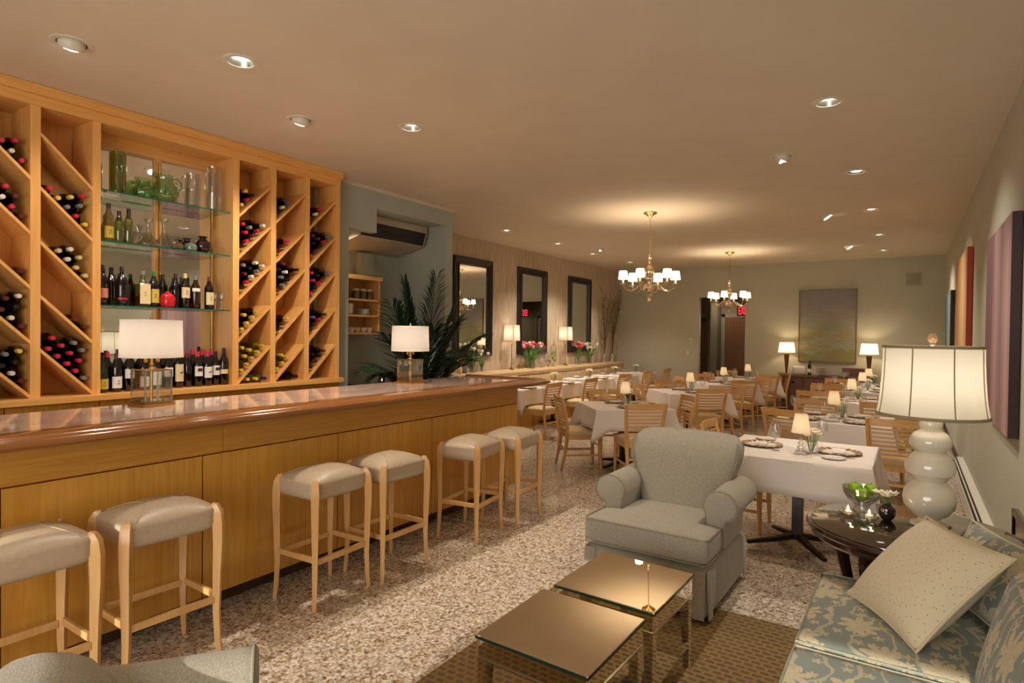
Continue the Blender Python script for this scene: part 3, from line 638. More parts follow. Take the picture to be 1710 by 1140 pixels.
ob('handle', MB().tube([(0, -.05, .33), (0, -.08, .32), (0, -.086, .24), (0, -.07, .16), (0, -.052, .14)], .007, 8), CLEAR, v)

# ------------------------------------------------------------ the bar
YE = 5.15
bar = thing('bar_counter', 'long maple bar with pink marble top and cherry rail', 'bar counter', (-3.33, 2.4, 0))
def bp(name, mb, mt, **k):
    for v in mb.v: v -= V((-3.33, 2.4, 0))
    return ob(name, mb, mt, bar, **k)
bp('bar_core', MB().box(-3.94, -3.336, -.9, YE-.004, .1, 1.11), REVEAL)
bp('toe_kick', MB().box(-3.9, -3.42, -.9, YE-.06, 0, .1), TOE)
seams = [-.9, .0, .971, 1.881, 2.848, 3.842, 4.86, YE]
for a, b in zip(seams, seams[1:]): bp('lower_panel', MB().box(-3.336, -3.325, a+.004, b-(.004 if b < YE else 0), .1, .906, .001), MAPLEP)
bp('frieze_panel', MB().box(-3.336, -3.325, -.9, 2.0, .914, 1.11, .001).box(-3.336, -3.325, 2.003, YE, .914, 1.11, .001), MAPLEF)
bp('end_panel', MB().box(-3.94, -3.325, YE-.004, YE+.008, .1, 1.11, .001), MAPLEP)
bp('marble_top', MB().box(-4.02, -3.2, -.9, 5.18, 1.12, 1.155), MARBLE)
def rail_prof():   # cross-section, outward +x from inner edge at 0
    return [(0, 1.11), (0, 1.160), (.004, 1.170), (.012, 1.173), (.05, 1.170), (.085, 1.163), (.098, 1.157), (.106, 1.148), (.118, 1.147), (.128, 1.138), (.130, 1.126), (.122, 1.116), (.108, 1.112), (.106, 1.104), (.09, 1.10)]
rf = MB(); P_ = rail_prof(); rings = []
for (y, s_) in ((-.9, 0), (5.18, 1)): rings.append([(-3.2+a, y+(a if s_ else 0)*1.6, z) for a, z in P_])
rf.loft(rings)
rings = [[(-3.2+a, 5.18+a*1.6, z) for a, z in P_], [(-4.02, 5.18+a*1.6, z) for a, z in P_]]
rf.loft(rings)
bp('bar_rail', rf, CHERRY, sharp=50)

def bar_lamp():
    r = thing('bar_lamp', '', 'table lamp')
    ob('brass_foot', MB().box(-.095, .095, -.095, .095, 0, .018, .004).box(-.085, .085, -.085, .085, .018, .028, .003), BRASS, r)
    cb_ = ob('crystal_block', MB().box(-.082, .082, -.082, .082, .029, .212, .003), CRYST, r)
    for sx in (-1, 1):
        for sy in (-1, 1): ob('bevelled_edge', MB().box(sx*.078-.004, sx*.078+.004, sy*.078-.004, sy*.078+.004, .03, .211, .001), mat('crystal_edge_silver', srgb(214, 206, 190), .05, .9), cb_)
    ob('edge_trim', MB().box(-.084, .084, -.084, .084, .213, .219, .001), BRASS, r)
    ob('center_rod', MB().lathe([(.008, .028), (.008, .215), (.02, .22), (.012, .235), (.016, .25), (.009, .262), (.009, .53)], 16), BRASS, r)
    for s_ in (-1, 1): ob('socket', MB().lathe([(.009, .262), (.013, .268), (.013, .30)], 14, TR(0, s_*.035, 0)), BRASS, r)
    sh = ob('lamp_shade', MB().lathe([(.172, .295), (.166, .52)], 48, cap0=False, cap1=False), SH_BAR, r)
    ob('shade_rim', MB().lathe([(.1725, .293), (.1735, .293), (.1732, .301), (.1722, .301)], 48, cap0=False, cap1=False), WHITE, sh)
    ob('shade_rim', MB().lathe([(.1662, .515), (.1675, .515), (.167, .522), (.165, .522)], 48, cap0=False, cap1=False), WHITE, sh)
    ob('finial', MB().lathe([(.0, .525), (.012, .528), (.006, .54), (.01, .548), (0, .556)], 12), BRASS, r)
    bulb(r, (0, 0, .41), 2.0*K_BULB, (1, .86, .72), .04); return r
place('bl', bar_lamp, (-3.88, 1.87, 1.155), R(2), 'crystal block bar lamp with drum shade, nearer one before the mirror bay', 'bar lamps')
place('bl', bar_lamp, (-3.82, 4.10, 1.155), R(2), 'crystal block bar lamp with drum shade, farther one before the palm', 'bar lamps')

# ------------------------------------------------------------ bar stools
def stool():
    r = thing('bar_stool', '', 'stool')
    def dome(u, v_): return max(0, (1-abs(u)**2.6)*(1-abs(v_)**2.6))
    def puff(p, h):
        u, v_ = p.x/h.x, p.y/h.y; z = p.z
        if p.z > 0: z = p.z*(.42+.58*dome(u, v_))
        else: z = p.z*(1-.0*abs(u))
        return (p.x, p.y, z)
    ob('seat_cushion', MB().rbox(.35, .43, .17, .045, 12, puff, TR(0, 0, .71)), LEATHER, r, sharp=60)
    for sy in (-1, 1):
        sm = MB(); pts_ = []
        for i in range(15):
            u = -.93+1.86*i/14; v_ = sy*(.32+.5*abs(u)**1.5)
            pts_.append((u*.175, v_*.215, .71+.085*(.42+.58*dome(u, v_))))
        sm.tube(pts_, .0022, 6); ob('seam', sm, LEATHER, r)
    for sx in (-1, 1):
        for sy in (-1, 1):
            pts_ = [(sx*.148, sy*.188, .755), (sx*.158, sy*.198, .745), (sx*.166, sy*.206, .715), (sx*.170, sy*.210, .66), (sx*.171, sy*.211, .55), (sx*.168, sy*.207, .40), (sx*.166, sy*.205, .22), (sx*.170, sy*.21, .08), (sx*.176, sy*.216, 0)]
            ob('leg', MB().tube(pts_, [.008, .022, .030, .032, .029, .025, .021, .018, .015], 4, up=(1, 1, 0)), BEECH, r, sharp=25)
    for sx in (-1, 1): ob('side_rail', MB().box(sx*.166-.009, sx*.166+.009, -.19, .19, .262, .297, .003), BEECH, r)
    for sy in (-1, 1): ob('end_rail', MB().box(-.15, .15, sy*.205-.009, sy*.205+.009, .275, .308, .003), BEECH, r)
    return r
for x, y, rz, lb in ((-3.04, .955, 0, 'tan leather bar stool nearest the camera, cut by left frame edge'), (-3.045, 1.50, R(-2), 'second tan leather bar stool from the camera, next to the cut one'),
                     (-3.02, 2.475, R(2), 'third bar stool from the camera, left of the middle pair'), (-2.985, 2.99, 0, 'fourth bar stool from the camera, right of the middle pair'),
                     (-2.95, 3.89, R(8), 'fifth bar stool from the camera, left of the far pair'), (-2.91, 4.43, R(5), 'farthest bar stool, at the end of the bar')):
    place('stool', stool, (x, y, 0), rz, lb, 'bar stools')

# ------------------------------------------------------------ niche: air conditioner, shelves, palm
ac = thing('air_conditioner', 'beige wall air conditioner with dark grille in the niche', 'air conditioner', (-5.5, 5.3, 2.72))
ob('housing', MB().prism([(-.245, .25), (.30, .25), (.305, .17), (.25, .0), (-.245, -.11)], -.52, .57, 'y'), mat('ac_beige', srgb(176, 160, 136), .5), ac)
ob('air_grille', MB().prism([(.304, .165), (.308, .162), (.254, .008), (.25, .010)], -.50, .54, 'y'), mat('grille_black', srgb(6, 6, 8), .6), ac)
ob('louver', MB().box(.24, .30, -.50, .52, .085, .088), mat('louvre_black', srgb(10, 10, 12), .5), ac)
ss = thing('niche_shelf_unit', 'open maple shelf unit in the niche holding crockery', 'shelf', (-5.6, 4.9, 1.6))
ob('side_panel', MB().box(-.148, .13, .40, .42, 0, .66), MAPLE, ss); ob('side_panel', MB().box(-.148, .13, -.50, -.48, 0, .66), MAPLE, ss)
ob('top_board', MB().box(-.148, .155, -.51, .445, .64, .69, .004), MAPLEY, ss)
for z in (0, .21, .40): ob('shelf_board', MB().box(-.148, .13, -.5, .42, z-.012, z+.012), MAPLEY, ss)
ob('rear_board', MB().box(-.149, -.145, -.5, .42, 0, .66), MAPLE, ss)
for i, y in enumerate((4.62, 4.74, 4.86)):
    j = thing('glass_bottle', 'dark swing-top bottle on the niche upper shelf, %s' % ('left', 'middle', 'right')[i], 'bottle', (-5.6, y, 2.012), 0, 'dark bottles in the niche shelf')
    ob('bottle_body', MB().lathe([(.038, 0), (.04, .01), (.04, .12), (.014, .16), (.014, .21), (0, .212)], 18), DKGLASS, j)
for i, y in enumerate((5.03, 5.14, 5.25)):
    j = thing('storage_jar', 'cork-topped jar on the niche upper shelf, %s' % ('nearest the bottles', 'in the middle', 'at the right end')[i], 'jar', (-5.58, y, 2.012), 0, 'jars in the niche shelf')
    ob('jar_body', MB().lathe([(.045, 0), (.047, .01), (.047, .09), (.04, .1)], 18), SMK, j); ob('lid', MB().lathe([(.042, .1), (.044, .13), (0, .132)], 18), PAPER['cream'], j)
for i, y in enumerate((4.78, 4.90)):
    tag(ob('bowl_stack', MB().lathe([(.04, 0), (.06, .02), (.062, .13), (.055, .13), (0, .02)], 20), CHINA, loc=(-5.57, y, 1.822)), 'tall white crock on the niche middle shelf, %s' % ('left one' if i == 0 else 'right one'), 'crock', 'white crocks in the niche')
for i in range(6):
    tag(ob('plate', MB().lathe([(.05, 0), (.095, .01), (.095, .013), (.05, .004)], 24), CHINA, loc=(-5.56, 5.12, 1.822+i*.012)), 'white plate in the niche middle shelf stack, %s from the bottom' % ['lowest', 'second', 'third', 'fourth', 'fifth', 'topmost'][i], 'plate', 'white plates stacked in the niche')
for i in range(5):
    tag(ob('cup', MB().lathe([(.025, 0), (.038, .03), (.042, .06), (.038, .06), (.02, .01), (0, .008)], 18), CHINA, loc=(-5.57, 4.86+i*.095, 1.612)), 'white cup on the niche lowest shelf, %s from left' % ['first', 'second', 'third', 'fourth', 'fifth'][i], 'cup', 'white cups in the niche')
nc = thing('niche_counter', 'dark red topped service counter inside the niche', 'counter', (-5.4, 5.1, 0))
ob('counter_top', MB().box(-.34, .36, -.73, .68, .93, .965, .003), mat('dark_red_counter', srgb(84, 34, 28), .25, coat=.4), nc); ob('counter_body', MB().box(-.34, .32, -.72, .67, 0, .93), MAPLEP, nc)
hd = thing('hall_fill_lamp', 'added unseen fill lamp in the hallway ceiling above the doors', 'ceiling light', (-3.7, 14.75, 2.749)); ob('trim_ring', MB().lathe([(.05, 0), (.05, -.004), (.065, -.003), (.067, 0)], 24, cap0=False, cap1=False), OFFW, hd); ob('lamp_glass', MB().lathe([(.05, -.001), (0, -.003)], 24, cap0=False), BULBF, hd); bulb(hd, (0, 0, -.02), 40*K_SPOT, (1, .86, .68), .04, 'SPOT', (0, .1, -1), 140, .6, 'spot_light')  # added lamp, out of view, to brighten the hallway doors
nl = thing('niche_fill_lamp', 'added unseen fill lamp inside the top of the service niche', 'ceiling light', (-5.38, 4.555, 2.929)); ob('trim_ring', MB().lathe([(.05, 0), (.05, -.004), (.065, -.003), (.067, 0)], 24, cap0=False, cap1=False), OFFW, nl); ob('lamp_glass', MB().lathe([(.05, -.001), (0, -.003)], 24, cap0=False), BULBF, nl); bulb(nl, (0, 0, -.02), 75*K_SPOT, (1, .95, .88), .04, 'SPOT', (.1, .2, -1), 84, .9, 'spot_light')  # added lamp, unseen behind the header, lifts the dark niche walls
te = thing('card_terminal', 'black card payment terminal on the niche counter', 'terminal', (-5.22, 4.66, .966), R(10))
ob('terminal_body', MB().prism([(-.06, 0), (.07, 0), (.07, .03), (-.02, .07), (-.06, .065)], -.1, .1, 'x'), BLACKP, te); ob('display', MB().box(-.06, .06, -.005, .045, .0, .003, T=TR(0, 0, .048, rx=R(-24))), mat('screen_grey', srgb(70, 78, 80), .2), te)
def jug():
    r = thing('steel_jug', '', 'jug'); ob('jug_body', MB().lathe([(.05, 0), (.055, .01), (.052, .1), (.044, .14), (.048, .15)], 24, cap1=False), CHROME, r)
    ob('lid', MB().lathe([(.047, .148), (.03, .165), (.008, .172), (.01, .185), (0, .188)], 20), CHROME, r)
    ob('handle', MB().tube([(0, .045, .13), (0, .085, .13), (0, .09, .07), (0, .052, .03)], .006, 8), CHROME, r); ob('spout', MB().tube([(0, -.045, .08), (0, -.075, .12), (0, -.08, .15)], [.012, .009, .007], 8), CHROME, r); return r
place('jug', jug, (-5.15, 5.06, .966), R(20), 'polished steel coffee jug on the niche counter, left one', 'steel jugs')
place('jug', jug, (-5.15, 5.27, .966), R(-10), 'polished steel coffee jug on the niche counter, right one', 'steel jugs')

pm = thing('potted_palm', 'tall dark green palm behind the far end of the bar', 'palm', (-4.5, 5.02, 0))
ob('pot', MB().lathe([(.13, 0), (.15, .02), (.19, .36), (.2, .38), (.18, .38), (.17, .33), (0, .33)], 30), mat('dark_planter', srgb(40, 34, 28), .5), pm)
rp_ = random.Random(9)
FR = [(100, 1.0, 1.30, .9), (85, .7, 1.62, .3), (115, 1.05, 1.0, 1.1), (262, 1.05, 1.15, .95), (285, .9, 1.4, .7), (250, 1.1, .85, 1.2), (40, .6, 1.5, .55), (325, .6, 1.45, .6), (150, .45, 1.3, .6), (65, .85, 1.15, .8), (300, .8, 1.1, .9), (80, 1.05, .85, 1.1), (272, .42, 1.75, .2), (96, .38, 1.85, .15), (0, .6, 1.2, .8), (200, .4, 1.5, .5), (275, .75, 1.62, .45), (70, 1.05, 1.4, .7)]
for ang, reach, hgt, droop in FR:
    a = R(ang+rp_.uniform(-8, 8)); dx, dy = cos(a), sin(a); ps = []
    for i in range(17):
        t = i/16; rr = reach*.78*t**1.2; z = .35+hgt*(t**.85)*1.04 - droop*.5*max(0, t-.45)**1.6*2
        ps.append(V((dx*rr*.8, dy*rr*.88, z)))
    st = MB().tube(ps, [.011*(1-.8*i/16) for i in range(17)], 6); f = ob('frond', st, LEAF, pm)
    lf = MB(); roll = rp_.uniform(-.6, .6)
    for i in range(5, 17):
        for q in (0, .5):
            if i == 16 and q: continue
            p = ps[i].lerp(ps[min(i+1, 16)], q); tg = (ps[i]-ps[i-1]).normalized(); sd = MX.Rotation(roll, 3, tg) @ tg.cross(V((0, 0, 1))).normalized()
            t = (i+q)/16; ln = (.40*sin(pi*min(1, .16+t*.74))+.10)*rp_.uniform(.85, 1.1)
            for s_ in (-1, 1):
                dr = (sd*s_*.62*rp_.uniform(.8, 1.15) + tg*(.75+.5*t) + V((0, 0, rp_.uniform(-.12, .08)))).normalized(); tip = p+dr*ln+V((0, 0, -.22*ln)); mid = p+dr*ln*.5+V((0, 0, .012))
                if p.x < -.33: continue
                wv = dr.cross(V((0, 0, 1))).normalized()*.0125
                for e_ in (tip, mid): e_.x = max(e_.x, -.42)
                lf.add([p-wv*.3, p+wv*.3, mid+wv, mid-wv, tip, mid+V((0, 0, .008))], [[0, 1, 5], [1, 2, 5], [2, 4, 5], [4, 3, 5], [3, 0, 5]])
    ob('leaflets', lf, LEAF, f, solid=.0012)

# ------------------------------------------------------------ banquette and ledge
bq = thing('banquette', 'long tan upholstered banquette along the mirror wall', 'banquette', (-6.0, 10, 0))
Y0, Y1 = 6.10-10, 13.98-10
ob('back_rest', MB().prism([(-.02, .45), (.10, .45), (.13, .60), (.10, .835), (.06, .845), (-.02, .845)], Y0, Y1, 'y'), TAUPEV, bq)
ob('top_roll', MB().prism([(-.085, .85), (.06, .85), (.09, .87), (.10, .92), (.08, .96), (.03, .972), (-.085, .972)], Y0, Y1, 'y'), TAUPEV, bq)
ob('seat', MB().prism([(0, .3), (.5, .3), (.53, .33), (.54, .42), (.5, .46), (0, .47)], Y0, Y1, 'y'), TAUPEV, bq)
ob('base', MB().box(0, .48, Y0, Y1, .0, .3), MAPLEP, bq)
LX, LZ = -6.035, .972
def mirror_big():
    r = thing('wall_mirror', '', 'mirror')
    def fr(w_, h_, w2_, h2_, x0, x1):
        b = MB(); o1 = [(-w_/2, -h_/2), (w_/2, -h_/2), (w_/2, h_/2), (-w_/2, h_/2)]; i1 = [(-w2_/2, -h2_/2), (w2_/2, -h2_/2), (w2_/2, h2_/2), (-w2_/2, h2_/2)]
        rg = []
        for (ww, hh, x) in ((w_, h_, 0), (w_, h_, x0*.7), (w_*.985, h_*.99, x0), (w_-.06, h_-.06, x1), (w2_+.05, h2_+.05, x0*.8), (w2_+.03, h2_+.03, x1*.9), (w2_, h2_, .012), (w2_, h2_, .0)):
            rg.append([(x, -ww/2, -hh/2), (x, ww/2, -hh/2), (x, ww/2, hh/2), (x, -ww/2, hh/2)])
        return b.loft(rg, cap=False)
    ob('mirror_frame', fr(1.07, 1.64, .80, 1.37, .04, .055), FRAMEB, r, sharp=20)
    ob('mirror_glass', MB().box(.002, .01, -.41, .41, -.70, .70), MIRROR, r); return r
for y, lb in ((8.04, 'black framed wall mirror nearest the niche'), (9.93, 'middle black framed wall mirror above the banquette'), (11.92, 'farthest black framed wall mirror above the banquette')):
    place('mir', mirror_big, (XM+.001, y, 2.045), 0, lb, 'black framed wall mirrors')
def tall_lamp():
    r = thing('ledge_lamp', '', 'table lamp')
    ob('lamp_stem', MB().lathe([(.05, 0), (.05, .012), (.02, .02), (.026, .04), (.01, .06), (.007, .1), (.007, .42), (.022, .43), (.009, .445), (.016, .47), (.006, .48), (.006, .52)], 16), BRASS, r)
    ob('cross_piece', MB().tube([(0, -.03, .43), (0, .03, .43)], .005, 8), BRASS, r)
    ob('lamp_shade', MB().lathe([(.155, .52), (.142, .80)], 4, T=TR(0, 0, 0, rz=R(45)), cap0=False, cap1=False), SH_TALL, r, sharp=20)
    for i in range(4): a = R(90*i); ob('shade_piping', MB().tube([(.157*cos(a), .157*sin(a), .52), (.144*cos(a), .144*sin(a), .80)], .003, 6, T=TR(rz=R(45))), BARK, r)
    bulb(r, (0, 0, .66), 1.7*K_BULB, (1, .76, .5), .03); return r
place('tl', tall_lamp, (-5.975, 9.05, LZ), 0, 'slim brass lamp with square linen shade between first and middle mirror', 'slim ledge lamps')
place('tl', tall_lamp, (-5.975, 11.08, LZ), 0, 'slim brass lamp with square linen shade between middle and last mirror', 'slim ledge lamps')
def tulips(name, label, y, n, cols, h, rad, seed, vr=.05, vh=.16, spread=.16):
    r = thing(name, label, 'flowers', (LX+.05, y, LZ)); r['group'] = 'tulips in glass vases on the ledge'; q = random.Random(seed)
    ob('glass_vase', MB().lathe([(vr*.9, 0), (vr, .005), (vr, vh), (vr-.003, vh), (vr-.003, .01), (0, .01)], 24), CLEAR, r)
    for i in range(n):
        a = q.uniform(0, 2*pi); sp = spread*sqrt(q.random()); hh = h*q.uniform(.75, 1); x, yy = cos(a)*sp*.35+.03, sin(a)*sp
        mid = V((x*.3, yy*.3, hh*.6)); tip = V((x, yy, hh))
        s_ = ob('tulip_stem', MB().tube([(x*.05, yy*.1, .02), mid, tip], .0035, 6), TULG, r)
        c = cols[i % len(cols)]
        ob('blossom', MB().lathe([(.004, 0), (.022, .012), (.03, .032), (.022, .058), (.012, .062), (.014, .04), (0, .02)], 12, T=TR(*tip)), c, s_)
        lf = MB()
        for k in range(2):
            b_ = a+q.uniform(-1, 1); e = V((cos(b_)*.03, sin(b_)*sp*.9+.02*k, hh*q.uniform(.6, .95))); m_ = V((e.x*.4, e.y*.45, hh*.45)); wv = V((0.004, .014, 0))
            lf.add([V((0, 0, .05)), m_+wv, e, m_-wv], [[0, 1, 2, 3]])
        ob('leaf', lf, TULG, s_, solid=.0015)
TW = mat('white_petal', srgb(232, 224, 200), .6); TP = mat('pink_petal', srgb(232, 140, 150), .6); TRD = mat('red_petal', srgb(206, 34, 44), .6)
tulips('tulip_vase', 'white tulips in a glass vase below the nearest mirror, fuller bunch', 7.90, 10, [TW], .46, .1, 3, .05, .16, .24)
tulips('tulip_vase', 'two white tulips in a slim vase beside the fuller bunch', 8.16, 4, [TW], .34, .1, 5, .02, .1, .14)
tulips('tulip_vase', 'red and pink tulips in a glass vase below the middle mirror', 9.72, 24, [TRD, TP, TRD, TW, TP], .46, .1, 7, .08, .16, .42)
tulips('tulip_vase', 'pink tulips in a glass vase below the farthest mirror', 11.68, 12, [TP, TRD], .44, .1, 11, .06, .16, .18)
tulips('tulip_vase', 'white tulips in a glass vase below the farthest mirror', 12.2, 12, [TW], .42, .1, 13, .06, .16, .34)
def shaker(y, c, lb, s_=1.0):
    o = thing('ledge_jar', lb, 'jar', (LX+.04, y, LZ)); ob('jar_body', MB().lathe([(.035*s_, 0), (.04*s_, .01), (.038*s_, .08*s_), (.02*s_, .11*s_)], 18), c, o); ob('lid', MB().lathe([(.021*s_, .11*s_), (.022*s_, .13*s_), (0, .14*s_)], 14), CHROME, o)
shaker(7.58, PAPER['cream'], 'small cream jar on the ledge at the niche corner', 1.1); shaker(7.70, mat('grey_jar', srgb(120, 120, 118), .3), 'small grey jar on the ledge beside the cream jar', 1.1)
for i, y in enumerate((9.33, 9.46)): tag(ob('pear_ornament', MB().lathe([(.018, 0), (.03, .02), (.026, .05), (.012, .08), (.006, .1), (0, .104)], 14), BRASS, loc=(LX+.04, y, LZ)), 'small brass pear ornament on the ledge, %s one' % ('left' if i == 0 else 'right'), 'ornament', 'brass ornaments on the ledge')
def apoth(y, h, fruit, lb, r0=.06):
    o = thing('apothecary_jar', lb, 'jar', (LX+.06, y, LZ)); o['group'] = 'tall glass jars on the ledge'
    ob('jar_body', MB().lathe([(.05, 0), (.05, .006), (.012, .02), (.012, .05), (r0*.9, .08), (r0, .12), (r0, h*.8), (r0*.92, h*.82)], 24, cap1=False), CLEAR, o)
    ob('jar_lid', MB().lathe([(r0, h*.82), (r0*.6, h*.88), (.012, h*.91), (.018, h*.95), (0, h)], 24, cap0=False), CLEAR, o)
    for i in range(fruit):
        a = i*2.4; l = ob('lime', MB().lathe([(0, -.026), (.018, -.02), (.026, 0), (.018, .02), (0, .027)], 14), LIME, loc=(LX+.06+.026*cos(a), y+.026*sin(a), LZ+.12+.042*i*.8)); tag(l, 'green lime in the tall jar %s, %s from the bottom' % (lb.split(',')[-1].strip(), ORD[i].replace('top', 'lowest') if i < 5 else 'topmost'), 'lime', 'limes in the ledge jars')
apoth(10.12, .50, 0, 'pointed-lid glass jar, behind the red tulips', .075)
apoth(10.58, .50, 6, 'tall glass jar of limes, between lamp and middle mirror')
apoth(12.75, .50, 0, 'tall empty glass jar, left of the branches')
apoth(13.62, .50, 5, 'tall glass jar of limes, at the far corner')
sv = thing('silver_bowl', 'small silver cup on the ledge beside the lime jar', 'cup', (LX+.05, 10.38, LZ)); ob('cup_body', MB().lathe([(.03, 0), (.012, .01), (.014, .04), (.045, .07), (.05, .13), (.046, .13), (0, .06)], 20), CHROME, sv)
def branches(y, lb, seed, n=9, h=1.6):
    o = thing('branch_vase', lb, 'branches', (LX+.06, y, LZ)); o['group'] = 'tall bare branches in vases'; q = random.Random(seed)
    ob('vase', MB().lathe([(.05, 0), (.055, .01), (.045, .1), (.06, .2), (.055, .2), (.04, .1), (0, .02)], 20), CHROME, o)
    for i in range(n):
        a = q.uniform(0, 2*pi); sp = q.uniform(.12, .42); hh = h*q.uniform(.7, 1); p0 = V((0, 0, .05)); ps = []
        ex, ey = cos(a)*sp*.2+.06, sin(a)*sp
        for k in range(9):
            t = k/8; ps.append(V((ex*t**1.6+q.uniform(-.01, .01)*t, ey*t**1.8+q.uniform(-.02, .02)*t, .05+hh*t)))
        br = ob('branch', MB().tube(ps, [.009*(1-.75*k/8) for k in range(9)], 6), BARK, o)
        tw = MB(); bd = MB()
        for k in range(3, 9):
            for _ in range(3):
                d = V((q.uniform(-.3, .3), q.uniform(-1, 1), q.uniform(.4, 1))).normalized()*q.uniform(.08, .22); e = ps[k]+d
                e.x = max(-.06, e.x)
                tw.tube([ps[k], ps[k]+d*.5+V((0, 0, -.005)), e], [.003, .0022, .0012], 5)
                for u in (.5, .75, 1): bd.lathe([(0, -.008), (.005, 0), (0, .012)], 5, T=TR(*(ps[k]+d*u)))
        ob('twigs', tw, BARK, br); ob('buds', bd, BUD, br)
branches(13.0, 'tall budding branches in a silver vase, left cluster by the corner', 2)
branches(13.45, 'tall budding branches in a silver vase, right cluster by the corner', 6, 8, 1.75)

# ------------------------------------------------------------ back wall things
pt = thing('landscape_painting', 'large cloudy abstract landscape painting on the back wall', 'painting', (-1.43, YB, 1.855))
ob('canvas', MB().box(-.52, .52, -.03, -.005, -.73, .73), LAND, pt)
ob('picture_frame', MB().box(-.535, -.515, -.045, -.001, -.75, .75).box(.515, .535, -.045, -.001, -.75, .75).box(-.535, .535, -.045, -.001, -.75, -.73).box(-.535, .535, -.045, -.001, .73, .75), mat('dull_gold_frame', srgb(112, 92, 48), .35, .5), pt)
th = thing('thermostat', 'small beige thermostat on back wall left of the hallway', 'thermostat', (-4.25, YB, 1.5)); ob('thermostat_body', MB().box(-.035, .035, -.03, -.001, -.055, .055, .006), OFFW, th); ob('dial', MB().lathe([(.018, 0), (.016, .006), (0, .007)], 16, T=TR(0, -.03, 0, rx=R(90))), BRASS, th)
th = thing('light_switch', 'white light switch plate below the thermostat', 'switch', (-4.32, YB, 1.23)); ob('switch_plate', MB().box(-.035, .035, -.008, -.001, -.055, .055, .003), OFFW, th); ob('rocker', MB().box(-.012, .012, -.014, -.007, -.025, .025, .002), WHITE, th)
sp_ = thing('wall_speaker', 'square flush grey speaker grille high on the back wall', 'speaker', (.04, YB, 2.76)); ob('speaker_frame', MB().box(-.13, .13, -.02, -.001, -.13, .13, .004), mat('speaker_grey', srgb(176, 170, 146), .7), sp_); ob('speaker_mesh', MB().box(-.11, .11, -.024, -.019, -.11, .11), mat('speaker_mesh_grey', srgb(160, 154, 132), .8), sp_)
ex = thing('exit_sign', 'red lit EXIT sign hanging in the hallway', 'sign', (-3.155, 14.3, 2.19))
ob('sign_box', MB().box(-.14, .14, -.02, .02, -.11, .11, .004), mat('sign_box_dark', srgb(60, 12, 14), .4), ex)
cu_ = bpy.data.curves.new('exit_text', 'FONT'); cu_.body = 'EXIT'; cu_.size = .25; cu_.align_x = 'CENTER'; cu_.align_y = 'CENTER'; cu_.extrude = .002; cu_.offset = .004
to = bpy.data.objects.new('tmp', cu_); C.objects.link(to); bpy.context.view_layer.update()
me = bpy.data.meshes.new_from_object(to.evaluated_get(bpy.context.evaluated_depsgraph_get())); bpy.data.objects.remove(to); me.materials.clear(); me.materials.append(EXITM)
lt = bpy.data.objects.new('sign_letters', me); C.objects.link(lt); lt.parent = ex; lt.location = (0, -.024, 0); lt.rotation_euler = (R(90), 0, 0); lt.scale = (.42, 1, 1)

sb = thing('sideboard', 'dark carved wooden sideboard below the landscape painting', 'sideboard', (-1.4, 13.72, 0))
ob('carcass', MB().box(-.80, .80, -.20, .26, .08, .80, .004), WALNUT, sb); ob('sideboard_top', MB().box(-.84, .84, -.24, .27, .80, .84, .008), WALNUT, sb)
for i in range(4):
    x0 = -.78+i*.392; d = ob('drawer', MB().box(x0, x0+.38, -.222, -.2, .60, .78, .006), WALNUT, sb); ob('ring_pull', MB().lathe([(.03, 0), (.03, .008), (.012, .02), (0, .022)], 16, T=TR(x0+.19, -.222, .69, rx=R(90))), BLKMET, d)
    d = ob('door', MB().box(x0, x0+.38, -.22, -.2, .11, .57, .006).box(x0+.05, x0+.33, -.228, -.219, .16, .52, .006), WALNUT, sb)
for sx in (-.76, .76): 
    for sy in (-.16, .22): ob('foot', MB().box(sx-.04, sx+.04, sy-.04, sy+.04, 0, .08, .004), WALNUT, sb)
def sb_lamp():
    r = thing('sideboard_lamp', '', 'table lamp')
    ob('lamp_base', MB().lathe([(.05, 0), (.05, .015), (.018, .02), (.02, .05), (.052, .40), (.05, .42), (0, .425)], 20), mat('bronze_lamp_base', srgb(96, 60, 30), .3, .3), r)
    ob('lamp_neck', MB().lathe([(.006, .42), (.006, .48)], 10), BRASS, r)
    ob('lamp_shade', MB().lathe([(.165, .45), (.135, .66)], 36, cap0=False, cap1=False), SH_SB, r); bulb(r, (0, 0, .56), 7.0*K_BULB, (1, .74, .46), .04); return r
place('sbl', sb_lamp, (-2.15, 13.72, .842), 0, 'tapered bronze lamp on the sideboard, left of the painting', 'sideboard lamps')
place('sbl', sb_lamp, (-.66, 13.72, .842), 0, 'tapered bronze lamp on the sideboard, right of the painting', 'sideboard lamps')
ts = thing('covered_dish', 'white covered serving dish at the left of the sideboard', 'dish', (-1.9, 13.66, .842)); ob('dish_body', MB().rbox(.26, .16, .18, .05, 8, None, TR(0, 0, .09)), CHINA, ts); ob('dish_handle', MB().lathe([(.02, 0), (.022, .02), (0, .03)], 12, T=TR(-.13, 0, .1, ry=R(-90))), CHINA, ts)
wb = thing('wine_bottle', 'single dark wine bottle standing on the sideboard', 'wine bottle', (-1.70, 13.62, .842)); ob('bottle_body', MB().lathe([(.036, 0), (.037, .19), (.014, .24), (.014, .30), (0, .301)], 18), DKGLASS, wb); ob('label', MB().lathe([(.0375, .06), (.0375, .13)], 18, cap0=False, cap1=False), PAPER['white'], wb)
